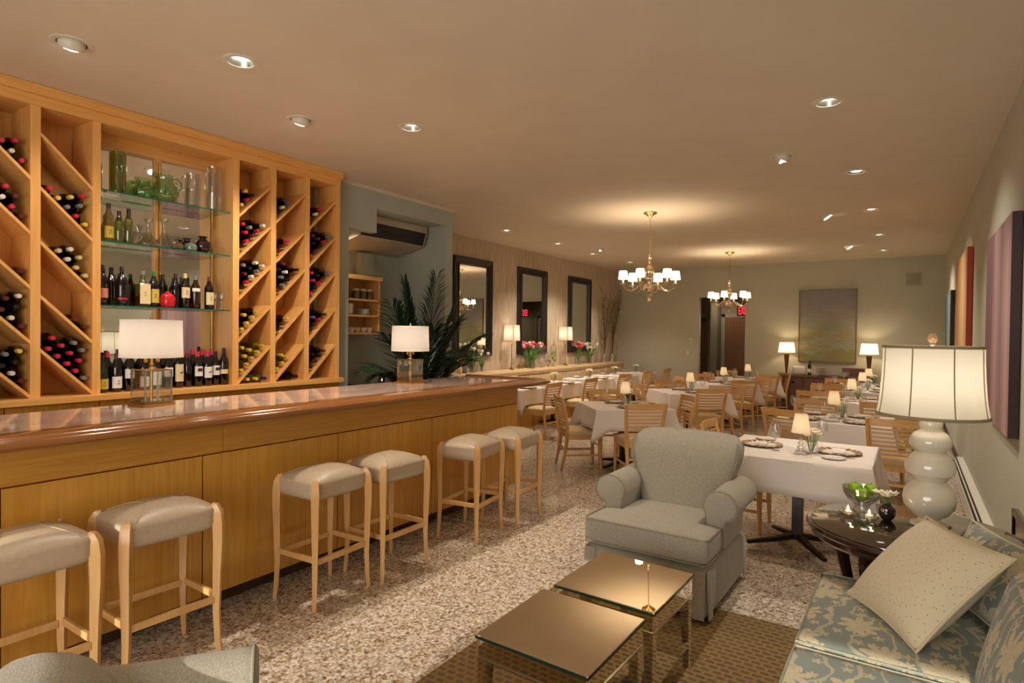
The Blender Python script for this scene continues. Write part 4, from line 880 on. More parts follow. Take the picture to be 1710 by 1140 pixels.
for s_, (x, n) in enumerate(((-1.46, 8), (-1.08, 4))):
    for i in range(n): tag(ob('dinner_plate', MB().lathe([(.06, 0), (.13 if s_ == 0 else .1, .014), (.13 if s_ == 0 else .1, .018), (.06, .005)], 28), CHINA, loc=(x, 13.66, .842+i*.021)), 'white plate in the %s sideboard stack, %s from the bottom' % (('taller', 'shorter')[s_], ['first', 'second', 'third', 'fourth', 'fifth', 'sixth', 'seventh', 'eighth'][i]), 'plate', 'white plates stacked on the sideboard')
bx = thing('cutlery_box', 'dark brown wooden cutlery box right on the sideboard', 'box', (-.93, 13.80, .842)); ob('box_body', MB().box(-.19, .19, -.1, .1, 0, .14, .004), WALNUT, bx); ob('box_lid', MB().box(-.195, .195, -.105, .105, .14, .165, .004), WALNUT, bx)

# right wall: canvases and radiator
for nm, y0, y1, z0, z1, m1, m2, lb in (('canvas_painting', 4.62, 6.0, 1.03, 2.38, PURP, PURPS, 'large mauve striped canvas nearest on the right wall'), ('canvas_painting', 8.0, 9.8, 1.1, 2.6, ORNG, ORNGS, 'orange and tan striped canvas in the middle of right wall'), ('canvas_painting', 11.0, 12.5, 1.1, 2.34, BLUEP, BLUES, 'dark teal canvas farthest along the right wall')):
    o = thing(nm, lb, 'painting', (XR, (y0+y1)/2, (z0+z1)/2)); h_ = (y1-y0)/2; k_ = (z1-z0)/2; o['group'] = 'striped canvases on the right wall'
    ob('stretcher_side', MB().box(-.055, -.004, -h_, h_, -k_, k_, .003), m2, o); ob('painted_face', MB().box(-.0565, -.055, -h_+.001, h_-.001, -k_+.001, k_-.001), m1, o)
rd = thing('baseboard_heater', 'low white baseboard heater along the right wall', 'heater', (XR-.001, 6.9, .02))
ob('heater_housing', MB().prism([(-.1, 0), (0, 0), (0, .2), (-.05, .2), (-.1, .16)], -1.6, 2.0, 'y'), WHITE, rd)
ob('heater_slot', MB().prism([(-.094, .168), (-.082, .178), (-.080, .176), (-.094, .164)], -1.55, 1.95, 'y', T=TR(-.003, 0, .003)).prism([(-.07, .188), (-.06, .196), (-.058, .194), (-.07, .184)], -1.55, 1.95, 'y', T=TR(-.003, 0, .003)), BLACKP, rd)

# ------------------------------------------------------------ chandeliers
def chandelier():
    r = thing('chandelier', '', 'chandelier')
    ob('ceiling_canopy', MB().lathe([(.09, 0), (.088, -.012), (.05, -.03), (.03, -.05), (.012, -.07), (0, -.08)], 28), BRASS, r)
    ch = MB()
    for i in range(17):
        z = -.085-i*.026; a = i % 2
        ch.tube([(.008*cos(t)*(1-a), .008*cos(t)*a, z+.018*sin(t)) for t in [2*pi*k/10 for k in range(10)]], .0022, 5, closed=True)
    ob('chain', ch, BRASS, r)
    GL = mat('champagne_glass', srgb(206, 184, 150), .14, .75, coat=.6)
    st = MB().lathe([(0, -.525), (.012, -.54), (.028, -.58), (.022, -.6), (.01, -.61), (.028, -.64), (.024, -.665), (.012, -.675), (.035, -.69), (.062, -.73), (.066, -.775), (.045, -.82), (.02, -.835), (.05, -.845), (.05, -.853), (.016, -.865), (.034, -.89), (.03, -.92), (.02, -.93), (.05, -.945), (.07, -.98), (.06, -1.02), (.02, -1.04), (.045, -1.055), (.045, -1.062), (.014, -1.075), (.022, -1.1), (.016, -1.12), (.024, -1.135), (.008, -1.16), (0, -1.18)], 24)
    ob('glass_stem', st, GL, r); ob('stem_rod', MB().lathe([(.006, -.53), (.006, -.60), (.016, -.608), (.006, -.615), (.006, -.67), (.018, -.676), (.007, -.682), (.007, -.83), (.024, -.836), (.008, -.842), (.008, -.925), (.022, -.931), (.008, -.937), (.03, -1.0), (.03, -1.01), (.006, -1.03), (.006, -1.07)], 16), BRASS, r)
    for i in range(8 if False else 6):
        a = R(60*i+31); ca, sa = cos(a), sin(a)
        arm = MB().tube([(.04*ca, .04*sa, -.955), (.09*ca, .09*sa, -.925), (.14*ca, .14*sa, -.95), (.19*ca, .19*sa, -1.0), (.25*ca, .25*sa, -1.015), (.31*ca, .31*sa, -.985), (.335*ca, .335*sa, -.93)], .0095, 8)
        am = ob('arm', arm, GL, r); T = TR(.335*ca, .335*sa, -.93)
        ob('drip_dish', MB().lathe([(.008, -.012), (.03, 0), (.055, .012), (.03, .006), (0, .004)], 20, T=T), GL, am)
        ob('candle_sleeve', MB().lathe([(.012, .004), (.011, .075)], 12, T=T), WHITE, am)
        ob('shade', MB().lathe([(.060, .07), (.046, .175)], 28, T=T, cap0=False, cap1=False), SH_CH, am)
        bulb(r, (.335*ca, .335*sa, -.80), 8.5*K_BULB, (1, .80, .58), .025)
    return r
place('chd', chandelier, (-2.825, 7.49, CH), 0, 'nearer glass and brass chandelier with small white shades', 'chandeliers')
place('chd', chandelier, (-2.859, 11.76, CH), R(-2), 'farther glass and brass chandelier before the hallway', 'chandeliers')

# ------------------------------------------------------------ dining furniture
def chair():
    r = thing('dining_chair', '', 'chair')
    def sf(p, h):
        u = p.y/h.y; k = 1-.10*(1-u)/2; z = p.z
        if p.z > 0: z = p.z*(.5+.5*max(0, (1-abs(p.x/h.x)**2.5)*(1-abs(u)**2.5)))
        return (p.x*k, p.y+.02*(1-abs(p.x/h.x)**2)*(1 if u > 0 else 0), z)
    ob('seat', MB().rbox(.45, .43, .085, .03, 8, sf, TR(0, .01, .455)), TAN, r, sharp=60)
    ob('seat_frame', MB().box(-.20, .20, .19, .208, .37, .425, .002).box(-.19, .19, -.205, -.19, .37, .425, .002).box(-.212, -.195, -.2, .2, .37, .425, .002).box(.195, .212, -.2, .2, .37, .425, .002), BEECH, r)
    for sx in (-1, 1):
        ob('leg', MB().tube([(sx*.2, .195, .43), (sx*.2, .198, .2), (sx*.202, .205, 0)], [.024, .02, .014], 4, up=(1, 1, 0)), BEECH, r, sharp=25)
        ob('rear_leg', MB().tube([(sx*.185, -.275, 0), (sx*.188, -.235, .18), (sx*.19, -.212, .36), (sx*.196, -.21, .50), (sx*.21, -.235, .67), (sx*.226, -.285, .868)], [.015, .02, .024, .024, .022, .02], 4, up=(1, 1, 0)), BEECH, r, sharp=25)
        ob('stretcher', MB().box(sx*.198-.007, sx*.198+.007, -.225, .2, .17, .195, .002), BEECH, r)
    ob('cross_stretcher', MB().box(-.195, .195, -.235, -.22, .235, .26, .002), BEECH, r)
    def slat(z, hh, mb):
        t = (z-.5)/.368; hw = .196+.03*t-.008; y0 = -.212-.07*max(0, t)**1.3
        mb.loft([[(x, y0-.028*(1-(x/hw)**2)+d_, zz) for (d_, zz) in ((-.007, z-hh/2), (.007, z-hh/2), (.007, z+hh/2), (-.007, z+hh/2))] for x in [hw*(-1+2*i/8) for i in range(9)]])
    b = MB(); slat(.834, .072, b); ob('top_rail', b, BEECHX, r, sharp=40)
    b = MB()
    for i in range(7): slat(.771-i*.040, .018, b)
    ob('back_slats', b, BEECHX, r, sharp=40); return r
def table_frame():
    r = thing('dining_table', '', 'table')
    ob('table_top', MB().box(-.44, .44, -.44, .44, .71, .74, .004), MAPLEY, r)
    ob('post', MB().box(-.035, .035, -.035, .035, .06, .71, .004), BLKMET, r)
    for i in range(4): ob('foot', MB().tube([(.03, 0, .085), (.16, 0, .06), (.36, 0, .035)], [.028, .022, .016], 4, T=TR(rz=R(90*i+35)), flat=1.2), BLKMET, r, sharp=25)
    return r
def cloth_mesh(hx, hy, drop, seed):
    q = random.Random(seed); me_ = MB(); zt_ = .753; prm = []; n = 30
    cs = [(hx, -hy), (hx, hy), (-hx, hy), (-hx, -hy)]
    for e in range(4):
        (ax, ay), (bx_, by_) = cs[e-1], cs[e]
        nx, ny = (by_-ay), -(bx_-ax); l = sqrt(nx*nx+ny*ny); nx /= l; ny /= l
        for i in range(n):
            t = i/n; prm.append((ax+(bx_-ax)*t, ay+(by_-ay)*t, nx, ny, min(t, 1-t)*l, e, t))
    ph = q.uniform(0, 6); rings = []
    for k, s_ in enumerate((0, .02, .12, .35, .6, .8, 1)):
        ring = []
        for (x, y, nx, ny, dc, e, t) in prm:
            c = max(0, 1-dc/.14); ext = drop*(1+.55*c**1.2)*s_
            cx_, cy_ = (x/hx)*.7071, (y/hy)*.7071
            off = (.012*(s_ > 0)+.03*s_) + s_*(.045*sin(ph+e*2+t*9)*.35)
            if c > 0: off_n = off*(1-c); o2 = c*(.02+.13*s_) - .05*s_*sin(c*pi)
            else: off_n, o2 = off, 0
            X = x+nx*off_n+cx_*o2; Yv = y+ny*off_n+cy_*o2
            ring.append((X, Yv, zt_-ext+(.0 if s_ else 0)))
        rings.append(ring)
    top = [[(x*f_, y*f_, zt_) for (x, y, *_) in prm] for f_ in (.02, .5, .97)]
    me_.loft(top+rings, cap=False)
    return me_
WIN = 1
def glass_():
    r = thing('wine_glass', '', 'glass')
    ob('glass_bowl', MB().lathe([(.005, .09), (.026, .105), (.038, .135), (.037, .17), (.031, .205)], 20, cap0=False, cap1=False), CLEAR, r)
    ob('glass_foot', MB().lathe([(.033, 0), (.033, .0025), (.006, .007), (.0038, .02), (.0038, .085), (.006, .092)], 20), CLEAR, r); return r
def charger():
    r = thing('charger_plate', '', 'plate')
    ob('plate_well', MB().lathe([(.0, .004), (.085, .004), (.11, .010), (.110, .006), (.085, .0), (0, 0)], 40), CHINA, r)
    ob('plate_rim', MB().lathe([(.109, .010), (.155, .018), (.156, .014), (.109, .006)], 48, cap0=False, cap1=False), RIM, r); return r
def napkin():
    r = thing('folded_napkin', '', 'napkin')
    ob('napkin_cloth', MB().box(-.085, .085, -.045, .045, .0, .008, .003).box(-.08, .06, -.04, .045, .008, .016, .003, T=TR(rz=R(5))).add([(.02, -.04, .017), (.085, -.045, .009), (.085, .04, .009), (.05, .03, .020)], [[0, 1, 2, 3]]), LINEN, r); return r
def bplate():
    r = thing('bread_plate', '', 'plate'); ob('plate_body', MB().lathe([(0, .004), (.05, .004), (.08, .012), (.081, .009), (.05, 0), (0, 0)], 32), CHINA, r); return r
def knife():
    r = thing('table_knife', '', 'knife'); ob('blade', MB().box(-.009, .009, .0, .11, 0, .002, .0008), CHROME, r); ob('knife_handle', MB().box(-.006, .006, -.1, 0, 0, .006, .002), NICKEL, r); return r
def fork():
    r = thing('table_fork', '', 'fork'); b = MB().box(-.011, .011, .05, .075, 0, .002)
    for i in range(4): b.box(-.011+i*.0065, -.011+i*.0065+.0025, .075, .11, 0, .002)
    ob('tines', b, CHROME, r); ob('fork_handle', MB().box(-.004, .004, -.1, .05, 0, .003, .001), NICKEL, r); return r
def tlamp():
    r = thing('small_table_lamp', '', 'table lamp')
    ob('crystal_base', MB().box(-.042, .042, -.042, .042, 0, .018, .003).lathe([(.03, .018), (.03, .03), (.012, .035), (.028, .05), (.012, .066), (.024, .08), (.010, .094), (.018, .106), (.007, .118), (.007, .15)], 18), CRYST, r)
    ob('lamp_shade', MB().lathe([(.066, .158), (.042, .298)], 32, cap0=False), SH_SM, r) if False else ob('lamp_shade', MB().lathe([(.066, .158), (.044, .295)], 32, cap0=False, cap1=False), SH_SM, r)
    ob('finial', MB().lathe([(.003, .15), (.003, .3), (.007, .306), (0, .32)], 8), BRASS, r)
    bulb(r, (0, 0, .225), .09*K_BULB, (1, .66, .36), .015); return r
def posy():
    r = thing('flower_cube', '', 'flowers'); r.scale = (1.25,)*3
    ob('glass_cube', MB().box(-.032, .032, -.032, .032, 0, .07, .003), CLEAR, r)
    q = random.Random(3); s_ = MB(); b = MB()
    for i in range(9):
        a = q.uniform(0, 6.28); d = .045*sqrt(q.random()); p = V((cos(a)*d, sin(a)*d, .10+q.uniform(0, .035))); s_.tube([(p.x*.2, p.y*.2, .01), p], .002, 5)
        for k in range(5): aa = k*1.257; b.lathe([(0, -.004), (.013, .002), (.011, .008), (0, .005)], 7, T=TR(p.x+.012*cos(aa), p.y+.012*sin(aa), p.z+.004, rx=R(25)*sin(aa), ry=R(-25)*cos(aa)))
    ob('stems', s_, TULG, r); ob('petals', b, mat('cream_petal', srgb(232, 218, 184), .6), r); return r

TB = {}
def table(key, desc, x, y, rz, hx, hy, drop=.24, seed=1):
    o = place('tf', table_frame, (x, y, 0), rz, 'dining table with black cross foot under the cloth, %s' % desc, 'dining tables')
    o.scale = (hx/.455, hy/.455, 1)
    c = ob('tablecloth', cloth_mesh(hx, hy, drop, seed), LINEN, loc=(x, y, 0), rz=rz, sharp=60, recalc=False, solid=.002); tag(c, 'white tablecloth draped over the %s' % desc, 'tablecloth', 'white tablecloths')
    TB[key] = (x, y, rz, desc)
ZT = .7545
def on(key, dx, dy, dz=0):
    x, y, rz, d = TB[key]; return (x+dx*cos(rz)-dy*sin(rz), y+dx*sin(rz)+dy*cos(rz), ZT+dz)
def setting(key, side, lab, glassq=True, bp=True, cut=True, along=0):
    # side: angle of the diner seen from the table centre (local)
    x, y, rz, d = TB[key]; a = side; hx = .30
    def loc(out, lat, dz=0): return on(key, cos(a)*out-sin(a)*(lat+along), sin(a)*out+cos(a)*(lat+along), dz)
    w = '%s, %s' % (lab, d); rr = rz+a-R(90)
    place('chg', charger, loc(.27, 0), rr, 'gold-rimmed charger plate at %s' % w, 'charger plates')
    place('nap', napkin, loc(.27, 0, .011), rr+R(5), 'folded white napkin on the charger at %s' % w, 'folded napkins')
    if glassq: place('gls', glass_, loc(.14, .17), rr, 'wine glass at %s' % w, 'wine glasses')
    if bp: place('bpl', bplate, loc(.26, -.25), rr, 'small bread plate at %s' % w, 'bread plates')
    if cut:
        place('knf', knife, loc(.28, .19), rr, 'table knife at %s' % w, 'table knives'); place('frk', fork, loc(.28, -.178), rr, 'table fork at %s' % w, 'table forks')
def center(key, lamp=True, dx=0, dy=0):
    d = TB[key][3]
    if lamp: place('tlp', tlamp, on(key, dx-.0, dy-.07), 0, 'small crystal lamp with parchment shade, %s' % d, 'small table lamps')
    place('psy', posy, on(key, dx+.07, dy+.02), R(20), 'small cube vase of cream flowers, %s' % d, 'cream flower cubes')
def dchair(x, y, face, label):   # face = heading the sitter looks to, degrees (0=+X)
    place('chr', chair, (x, y, 0), R(face-90), label, 'slat-back dining chairs')

# right row
table('T1', 'table behind the grey armchair', -.70, 5.10, 0, .495, .47, .25, 1)
table('T2', 'second table of the right row', -.66, 7.28, 0, .52, .45, .24, 2)
table('T3', 'third table of the right row', -.66, 9.62, 0, .50, .45, .24, 3)
table('T4', 'fourth table of the right row', -.64, 11.5, 0, .48, .42, .24, 4)
table('T5', 'table in front of the sideboard', -.62, 12.98, 0, .46, .36, .24, 5)
setting('T1', 0, 'right seat'); setting('T1', R(180), 'left seat', cut=False, bp=False)
place('bpl', bplate, (-1.00, 5.42, ZT), 0, 'small bread plate beyond the left charger, table behind the grey armchair', 'bread plates')
place('tlp', tlamp, (-.66, 4.90, ZT), 0, 'small crystal lamp with parchment shade, table behind the grey armchair', 'small table lamps')
place('psy', posy, (-.60, 4.98, ZT), R(20), 'small cube vase of cream flowers, table behind the grey armchair', 'cream flower cubes')
for k in ('T2', 'T3', 'T4', 'T5'):
    setting(k, R(-90), 'near left seat', along=-.25, bp=False, cut=False); setting(k, R(-90), 'near right seat', along=.25, cut=False)
    setting(k, R(90), 'far left seat', along=.25, bp=False, cut=False); setting(k, R(90), 'far right seat', along=-.25, cut=False, bp=False)
    center(k, True, .0, 0)
NM = {'T2': 'second right-row table', 'T3': 'third right-row table', 'T4': 'fourth right-row table', 'T5': 'table before the sideboard'}
dchair(-1.20, 5.42, 0, 'slat chair with only its top rail showing behind the armchair')
for k, nm, ny, fy in (('T2', 'second right-row table', 7.02, 7.78), ('T3', 'third right-row table', 9.58, 10.2), ('T4', 'fourth right-row table', 11.2, 12.1), ('T5', 'table before the sideboard', 0, 0)):
    if not ny: continue
    dchair(-1.0 if k == 'T2' else -1.06, ny, 74 if k == 'T2' else 84, 'slat chair at the near left side of the %s' % nm)
    dchair(-.96 if k == 'T2' else -1.08, fy, 264, 'slat chair facing the camera at the far left side of the %s' % nm)
    if k != 'T4': dchair(-.12, ny-.16, 95, 'slat chair at the near right side of the %s' % nm)
    if k == 'T2': dchair(-.24, 7.9, 270, 'slat chair facing the camera at the far right side of the %s' % nm)
# middle row, set as diamonds
MR = [('M1', 'first diagonal table', -2.93, 6.95), ('M2', 'second diagonal table', -2.87, 9.35), ('M3', 'third diagonal table', -2.88, 11.4), ('M4', 'last diagonal table by the hallway', -2.80, 13.0)]
for i, (k, d, x, y) in enumerate(MR):
    table(k, d, x, y, R(41), .455, .45, .24, 10+i)
    setting(k, R(-90), 'near right seat', cut=False, bp=False); setting(k, R(90), 'far left seat', cut=False, bp=False); setting(k, R(0), 'far right seat', cut=False, bp=False)
    center(k)
    for a, ds, w_ in ((-50, .56, 'near right'), (40, .56, 'far right'), (130, .56, 'far left'), (220, .53, 'near left')):
        dx, dy = cos(R(a))*ds, sin(R(a))*ds
        dchair(x+dx, y+dy, a+180, 'slat chair at the %s side of the %s' % (w_, d))
# left row by the banquette
LR = [('L1', 8.12), ('L2', 9.42), ('L3', 10.85), ('L4', 12.1), ('L5', 13.3)]
LN = ['first banquette table beyond the bar end', 'second banquette table', 'third banquette table', 'fourth banquette table', 'last banquette table in the corner']
for i, (k, y) in enumerate(LR):
    table(k, LN[i], -5.32, y, 0, .36, .38, .24, 20+i)
    setting(k, 0, 'outer seat', cut=False, bp=False); setting(k, R(180), 'banquette seat', cut=False, bp=False)
    place('psy', posy, on(k, 0, .02), 0, 'small cube vase of cream flowers, %s' % LN[i], 'cream flower cubes')
    dchair(-4.84, y+.0, 180, 'slat chair facing the banquette at the %s' % LN[i])

# ------------------------------------------------------------ lounge: armchairs
def superpipe(mb, pts, r=.005, closed=False): mb.tube(pts, r, 8, closed=closed)
def armchair(tfront=True, backk=1.0):
    r = thing('armchair', '', 'armchair')
    def skf(p, h): k = 1+.05*(h.z-p.z)/(2*h.z); return (p.x*k, p.y*k, p.z)
    ob('skirt', MB().rbox(.75, .84 if tfront else .56, .29, .04, 10, skf, TR(0, -.03 if tfront else .10, .175)), TWEED, r, sharp=60)
    for sx in (-1, 1):
        for sy in (-1, 1): ob('skirt_pleat', MB().rbox(.012, .07, .27, .005, 2, None, TR(sx*.388, (-.03+sy*.385) if tfront else (.10+sy*.25), .163, ry=R(-3.5*sx))), TWEED, r, sharp=60)
        ob('skirt_pleat', MB().rbox(.07, .012, .27, .005, 2, None, TR(sx*.34, -.462 if tfront else -.19, .163, rx=R(-3.5))), TWEED, r, sharp=60)
    def puff(p, h):
        u, v_ = p.x/h.x, p.y/h.y; y = p.y-.012*(1-u*u)*(v_ < -.8)
        return (p.x, y, p.z*(1+.30*(1-u*u)*(1-v_*v_)) if p.z > 0 else p.z)
    cs = ob('seat_cushion', MB().rbox(.55, .66, .15, .03, 12, puff, TR(0, -.12 if tfront else .02, .405)).rbox(*((.77, .32) if tfront else (.54, .30)), .146, .03, 12, lambda p, h: (p.x, p.y-.015*(1-(p.x/h.x)**2)*(p.y < -.9*h.y), p.z+(.008*(1-(p.x/h.x)**2)*(p.z > 0))), TR(0, -.31 if tfront else 0, .404)), TWEED, r, sharp=60)
    for z in ((.334, .475) if tfront else ()):
        pp = MB(); superpipe(pp, [(-.38, -.17, z), (-.383, -.44, z), (-.37, -.468, z), (-.2, -.48, z+.004), (0, -.484, z+.006), (.2, -.48, z+.004), (.37, -.468, z), (.383, -.44, z), (.38, -.17, z)]); ob('piping', pp, PIPE, cs)
    for sx in (-1, 1):
        prof = [(-.06, .33), (-.062, .50)]
        for i in range(17):
            a = R(205-i*(255/16)); prof.append((.016+.10*cos(a), .585+.094*sin(a)))
        prof += [(.045, .50), (.03, .42), (.035, .33)]
        rings = []
        for y, k in ((-.142, .86), (-.138, .94), (-.128, .985), (-.10, 1), (0, 1), (.12, 1), (.26, 1), (.36, 1)):
            rings.append([(sx*(.345+(x-.0)*k), y, .585+(z-.585)*k + .02*max(0, y)) for x, z in prof])
        am = ob('arm', MB().loft(rings), TWEED, r, sharp=60)
        pp = MB(); superpipe(pp, [(sx*(.345+x), -.130, z) for x, z in prof], .0055); ob('arm_piping', pp, PIPE, am)
    rings = []; BZ = lambda z: .40+(z-.40)*backk
    levels = [(.40, .24, .27), (.50, .25, .28), (.60, .265, .30), (.68, .28, .335), (.76, .30, .362), (.82, .318, .374), (.87, .335, .375), (.905, .355, .362), (.93, .385, .335), (.94, .41, .305)]
    levels = [(BZ(z), y, hw) for z, y, hw in levels]
    for z, y, hw in levels:
        z0_ = .40+(z-.40)/backk; th = .09 if z0_ < .85 else max(.03, .09-.65*(z0_-.85)); ring = []; n = 36
        for i in range(n):
            a = 2*pi*i/n; cx = abs(cos(a))**.35*(1 if cos(a) >= 0 else -1); sy_ = abs(sin(a))**.6*(1 if sin(a) >= 0 else -1)
            front = .045*(1-abs(cx)**2.2) if sy_ < 0 else 0
            ring.append((hw*cx, y+th*sy_-front, z+.015*(1-cx*cx)*(z0_ > .85)))
        rings.append(ring)
    bk = ob('back', MB().loft(rings), TWEED, r, sharp=70)
    ob('rear_panel', MB().rbox(.62, .12, .62*backk, .03, 6, None, TR(0, .36, .18+.31*backk, rx=R(-6))), TWEED, r, sharp=60)
    for sx in (-1, 1):
        for dy in ((-.075, .06) if tfront else ()): pp = MB(); superpipe(pp, [(sx*(hw-.008), y+dy, z) for z, y, hw in levels[2:8]]); ob('back_piping', pp, PIPE, bk)
    for i, (x, y) in enumerate(((-.33, -.38 if tfront else -.12), (.33, -.38 if tfront else -.12), (-.33, .34), (.33, .34))): ob('foot', MB().lathe([(.018, 0), (.022, .04)], 10, T=TR(x, y, 0)), EBONY, r)
    return r
place('ac', armchair, (-1.295, 3.86, .0), R(-1), 'grey rolled-arm armchair facing the mirrored tables', 'grey armchairs')
place('ac2', lambda: armchair(False, .70), (-1.385, .745, .0), R(144), 'grey armchair cut off by the bottom edge at lower left', 'grey armchairs')

# mirrored tables
def mtable():
    r = thing('mirrored_table', '', 'coffee table'); h = .2425
    ob('mirror_top', MB().box(-h, h, -h, h, -.0055, .0055, .003, T=TR(0, 0, .4545, rx=R(1.5))), AMIRROR, r); ob('top_edge', MB().box(-h-.0015, h+.0015, -h-.0015, h+.0015, -.0085, .002, T=TR(0, 0, .4545, rx=R(1.5))), mat('green_glass_edge', srgb(12, 30, 22), .1), r)
    for i in range(4): ob('apron_panel', MB().box(-h+.008, h-.008, -h+.006, -h+.014, .365, .446, .001, T=TR(rz=R(90*i))), AMIRROR, r)
    for sx in (-1, 1):
        for sy in (-1, 1):
            ob('leg', MB().loft([[(sx*(h-.008)-sx*a, sy*(h-.008)-sy*b, z) for a, b in ((0, 0), (w_, 0), (w_, w_), (0, w_))] for z, w_ in ((.0, .026), (.365, .045), (.44, .045))]), AMIRROR, r, sharp=20)
    for i in range(4): ob('silver_beading', MB().box(-h+.004, h-.004, -h+.002, -h+.008, .361, .367, T=TR(rz=R(90*i))), NICKEL, r)
    return r
place('mt', mtable, (-1.097, 2.66, .012), R(-2.5), 'square mirrored table nearer the armchair', 'mirrored coffee tables')
place('mt', mtable, (-1.12, 2.082, .012), R(-2), 'square mirrored table in the foreground, cut by the bottom frame edge', 'mirrored coffee tables')
tag(ob('area_rug', MB().box(-1.87, .2, -1.4, 3.63, .001, .012, .003), RUGM), 'brown textured area rug beneath the mirrored tables', 'rug')

# sofa along the right wall
SEAMP = mat('muted_piping', srgb(158, 156, 134), .8)
sf = thing('sofa', 'blue and cream floral damask sofa in the lower right corner', 'sofa', (0, 1.975, 0))
def cush(sx, sy, sz, r, T, pf=.16):
    def puff(p, h):
        u, v_ = p.x/h.x, p.y/h.y
        return (p.x, p.y, p.z*(1+pf*(1-u*u)*(1-v_*v_)) if p.z > 0 else p.z)
    return MB().rbox(sx, sy, sz, r, 12, puff, T)
ob('sofa_base', MB().rbox(.80, 2.66, .26, .02, 8, None, TR(.09, -.02, .20)), DAMASK, sf, sharp=60, uvbox=1)
for i, yc in enumerate((.905, .075, -.755)):
    c = ob('seat_cushion', cush(.66, .815, .155, .035, TR(-.02, yc, .405)), DAMASK, sf, sharp=60, uvbox=1)
    pp = MB(); a, b = .318, .396
    for z in (.335, .474): superpipe(pp, [(-.02-a, yc-b, z), (-.02-a, yc+b, z), (-.02+a, yc+b, z), (-.02+a, yc-b, z)], .0045, True)
    ob('piping', pp, SEAMP, c)
ob('back_frame', MB().rbox(.13, 2.62, .70, .05, 8, None, TR(.475, -.02, .45)), DAMASK, sf, sharp=60, uvbox=1)
ob('back_cushion', cush(.46, .80, .17, .06, TR(.325, .17, .66, ry=R(-76)), .45), DAMASK, sf, sharp=60, uvbox=1)
ob('back_cushion', cush(.46, .80, .17, .06, TR(.325, -.66, .66, ry=R(-76)), .45), DAMASK, sf, sharp=60, uvbox=1)
for x in (-.28, .45):
    for y in (-1.3, 1.25): ob('foot', MB().lathe([(.02, 0), (.028, .075)], 12, T=TR(x, y, 0)), EBONY, sf)
def pillow_mb(w_, h_, d_):
    mb = MB(); n = 20
    for s_ in (-1, 1):
        def fn(u, v_):
            a, b = 2*u-1, 2*v_-1; k = (1-abs(a)**2.6)*(1-abs(b)**2.6)
            pin = 1-.075*(1-abs(a)**2)*(abs(b)**3); pin2 = 1-.075*(1-abs(b)**2)*(abs(a)**3)
            return (a*w_/2*pin2, b*h_/2*pin, s_*d_/2*max(0, k)**.62)
        mb.grid(fn, n, n)
    return mb
def pipe_pts(w_, h_):
    ps = []
    for e in range(4):
        for i in range(12):
            t = -1+2*i/12; a, b = ((t, -1), (1, t), (-t, 1), (-1, -t))[e]
            pin = 1-.075*(1-abs(a)**2)*(abs(b)**3); pin2 = 1-.075*(1-abs(b)**2)*(abs(a)**3); ps.append((a*w_/2*pin2, b*h_/2*pin, 0))
    return ps
def pillow(name, label, M_, w_, h_, d_, mt, pm_):
    o = thing(name, label, 'cushion'); o.matrix_world = M_
    ob('cushion_cover', pillow_mb(w_, h_, d_), mt, o, sharp=80, uvbox=1); b = MB(); superpipe(b, pipe_pts(w_, h_), .006, True); ob('piping', b, pm_, o)
def frame_from(p_bl, p_br, up_hint, h_):
    X_ = (V(p_br)-V(p_bl)); w_ = X_.length; X_.normalize(); U = V(up_hint); U = (U-X_*U.dot(X_)).normalized(); Z_ = X_.cross(U)
    c = V(p_bl)+X_*w_/2+U*h_/2; m_ = MX((X_, U, Z_)).transposed().to_4x4(); m_.translation = c; return m_, w_
M1_, w1_ = frame_from((-.235, 3.09, .50), (.075, 2.55, .50), (.62, .30, .72), .46)
pillow('throw_pillow', 'square cream dotted throw pillow leaning on the sofa', M1_, .50, .48, .20, CREAMD, CREAMP)
M2_, w2_ = frame_from((.10, 3.36, .50), (.33, 2.86, .50), (.42, .18, .9), .34)
pillow('throw_pillow', 'blue floral throw pillow behind the cream one', M2_, .50, .34, .13, DAMASK, CREAMP)
df = thing('dark_wood_frame', 'dark wooden picture frame leaning on right wall behind the sofa', 'frame', (.50, 3.95, .0))
ob('frame_board', MB().box(-.012, .012, -.22, .30, .05, .70, .004), EBONY, df); ob('frame_molding', MB().box(-.02, -.012, -.22, -.19, .05, .70, .003).box(-.02, -.012, .27, .30, .05, .70, .003).box(-.02, -.012, -.22, .30, .67, .70, .003), EBONY, df)

# end table with lamp
EX, EY, EZ = .02, 3.58, .68; LEGA = 62
et = thing('end_table', 'round dark mahogany end table with glossy black top', 'side table', (EX, EY, 0))
ob('table_rim', MB().lathe([(.40, EZ-.075), (.43, EZ-.075), (.445, EZ-.06), (.44, EZ-.045), (.455, EZ-.035), (.468, EZ-.02), (.462, EZ-.006), (.45, EZ-.004), (.0, EZ-.004)], 64), EBONY, et)
ob('glass_top', MB().lathe([(.44, EZ-.004), (.444, EZ-.001), (.44, EZ+.001), (0, EZ+.001)], 64), BLACKG, et)
for i in range(4):
    a = R(90*i+LEGA); T = TR(rz=a)
    ob('leg', MB().tube([(.36, 0, .61), (.365, 0, .55), (.345, 0, .42), (.305, 0, .28), (.295, 0, .14), (.32, 0, .02), (.325, 0, .0)], [.045, .042, .034, .026, .021, .022, .018], 8, T=T, flat=.8), EBONY, et)
ob('lower_shelf', MB().lathe([(.27, .17), (.28, .18), (.27, .19), (0, .19)], 40), EBONY, et)
gl = thing('gourd_lamp', 'large cream stacked-gourd lamp with panelled silk shade', 'table lamp', (.095, 3.67, EZ+.002), R(10))
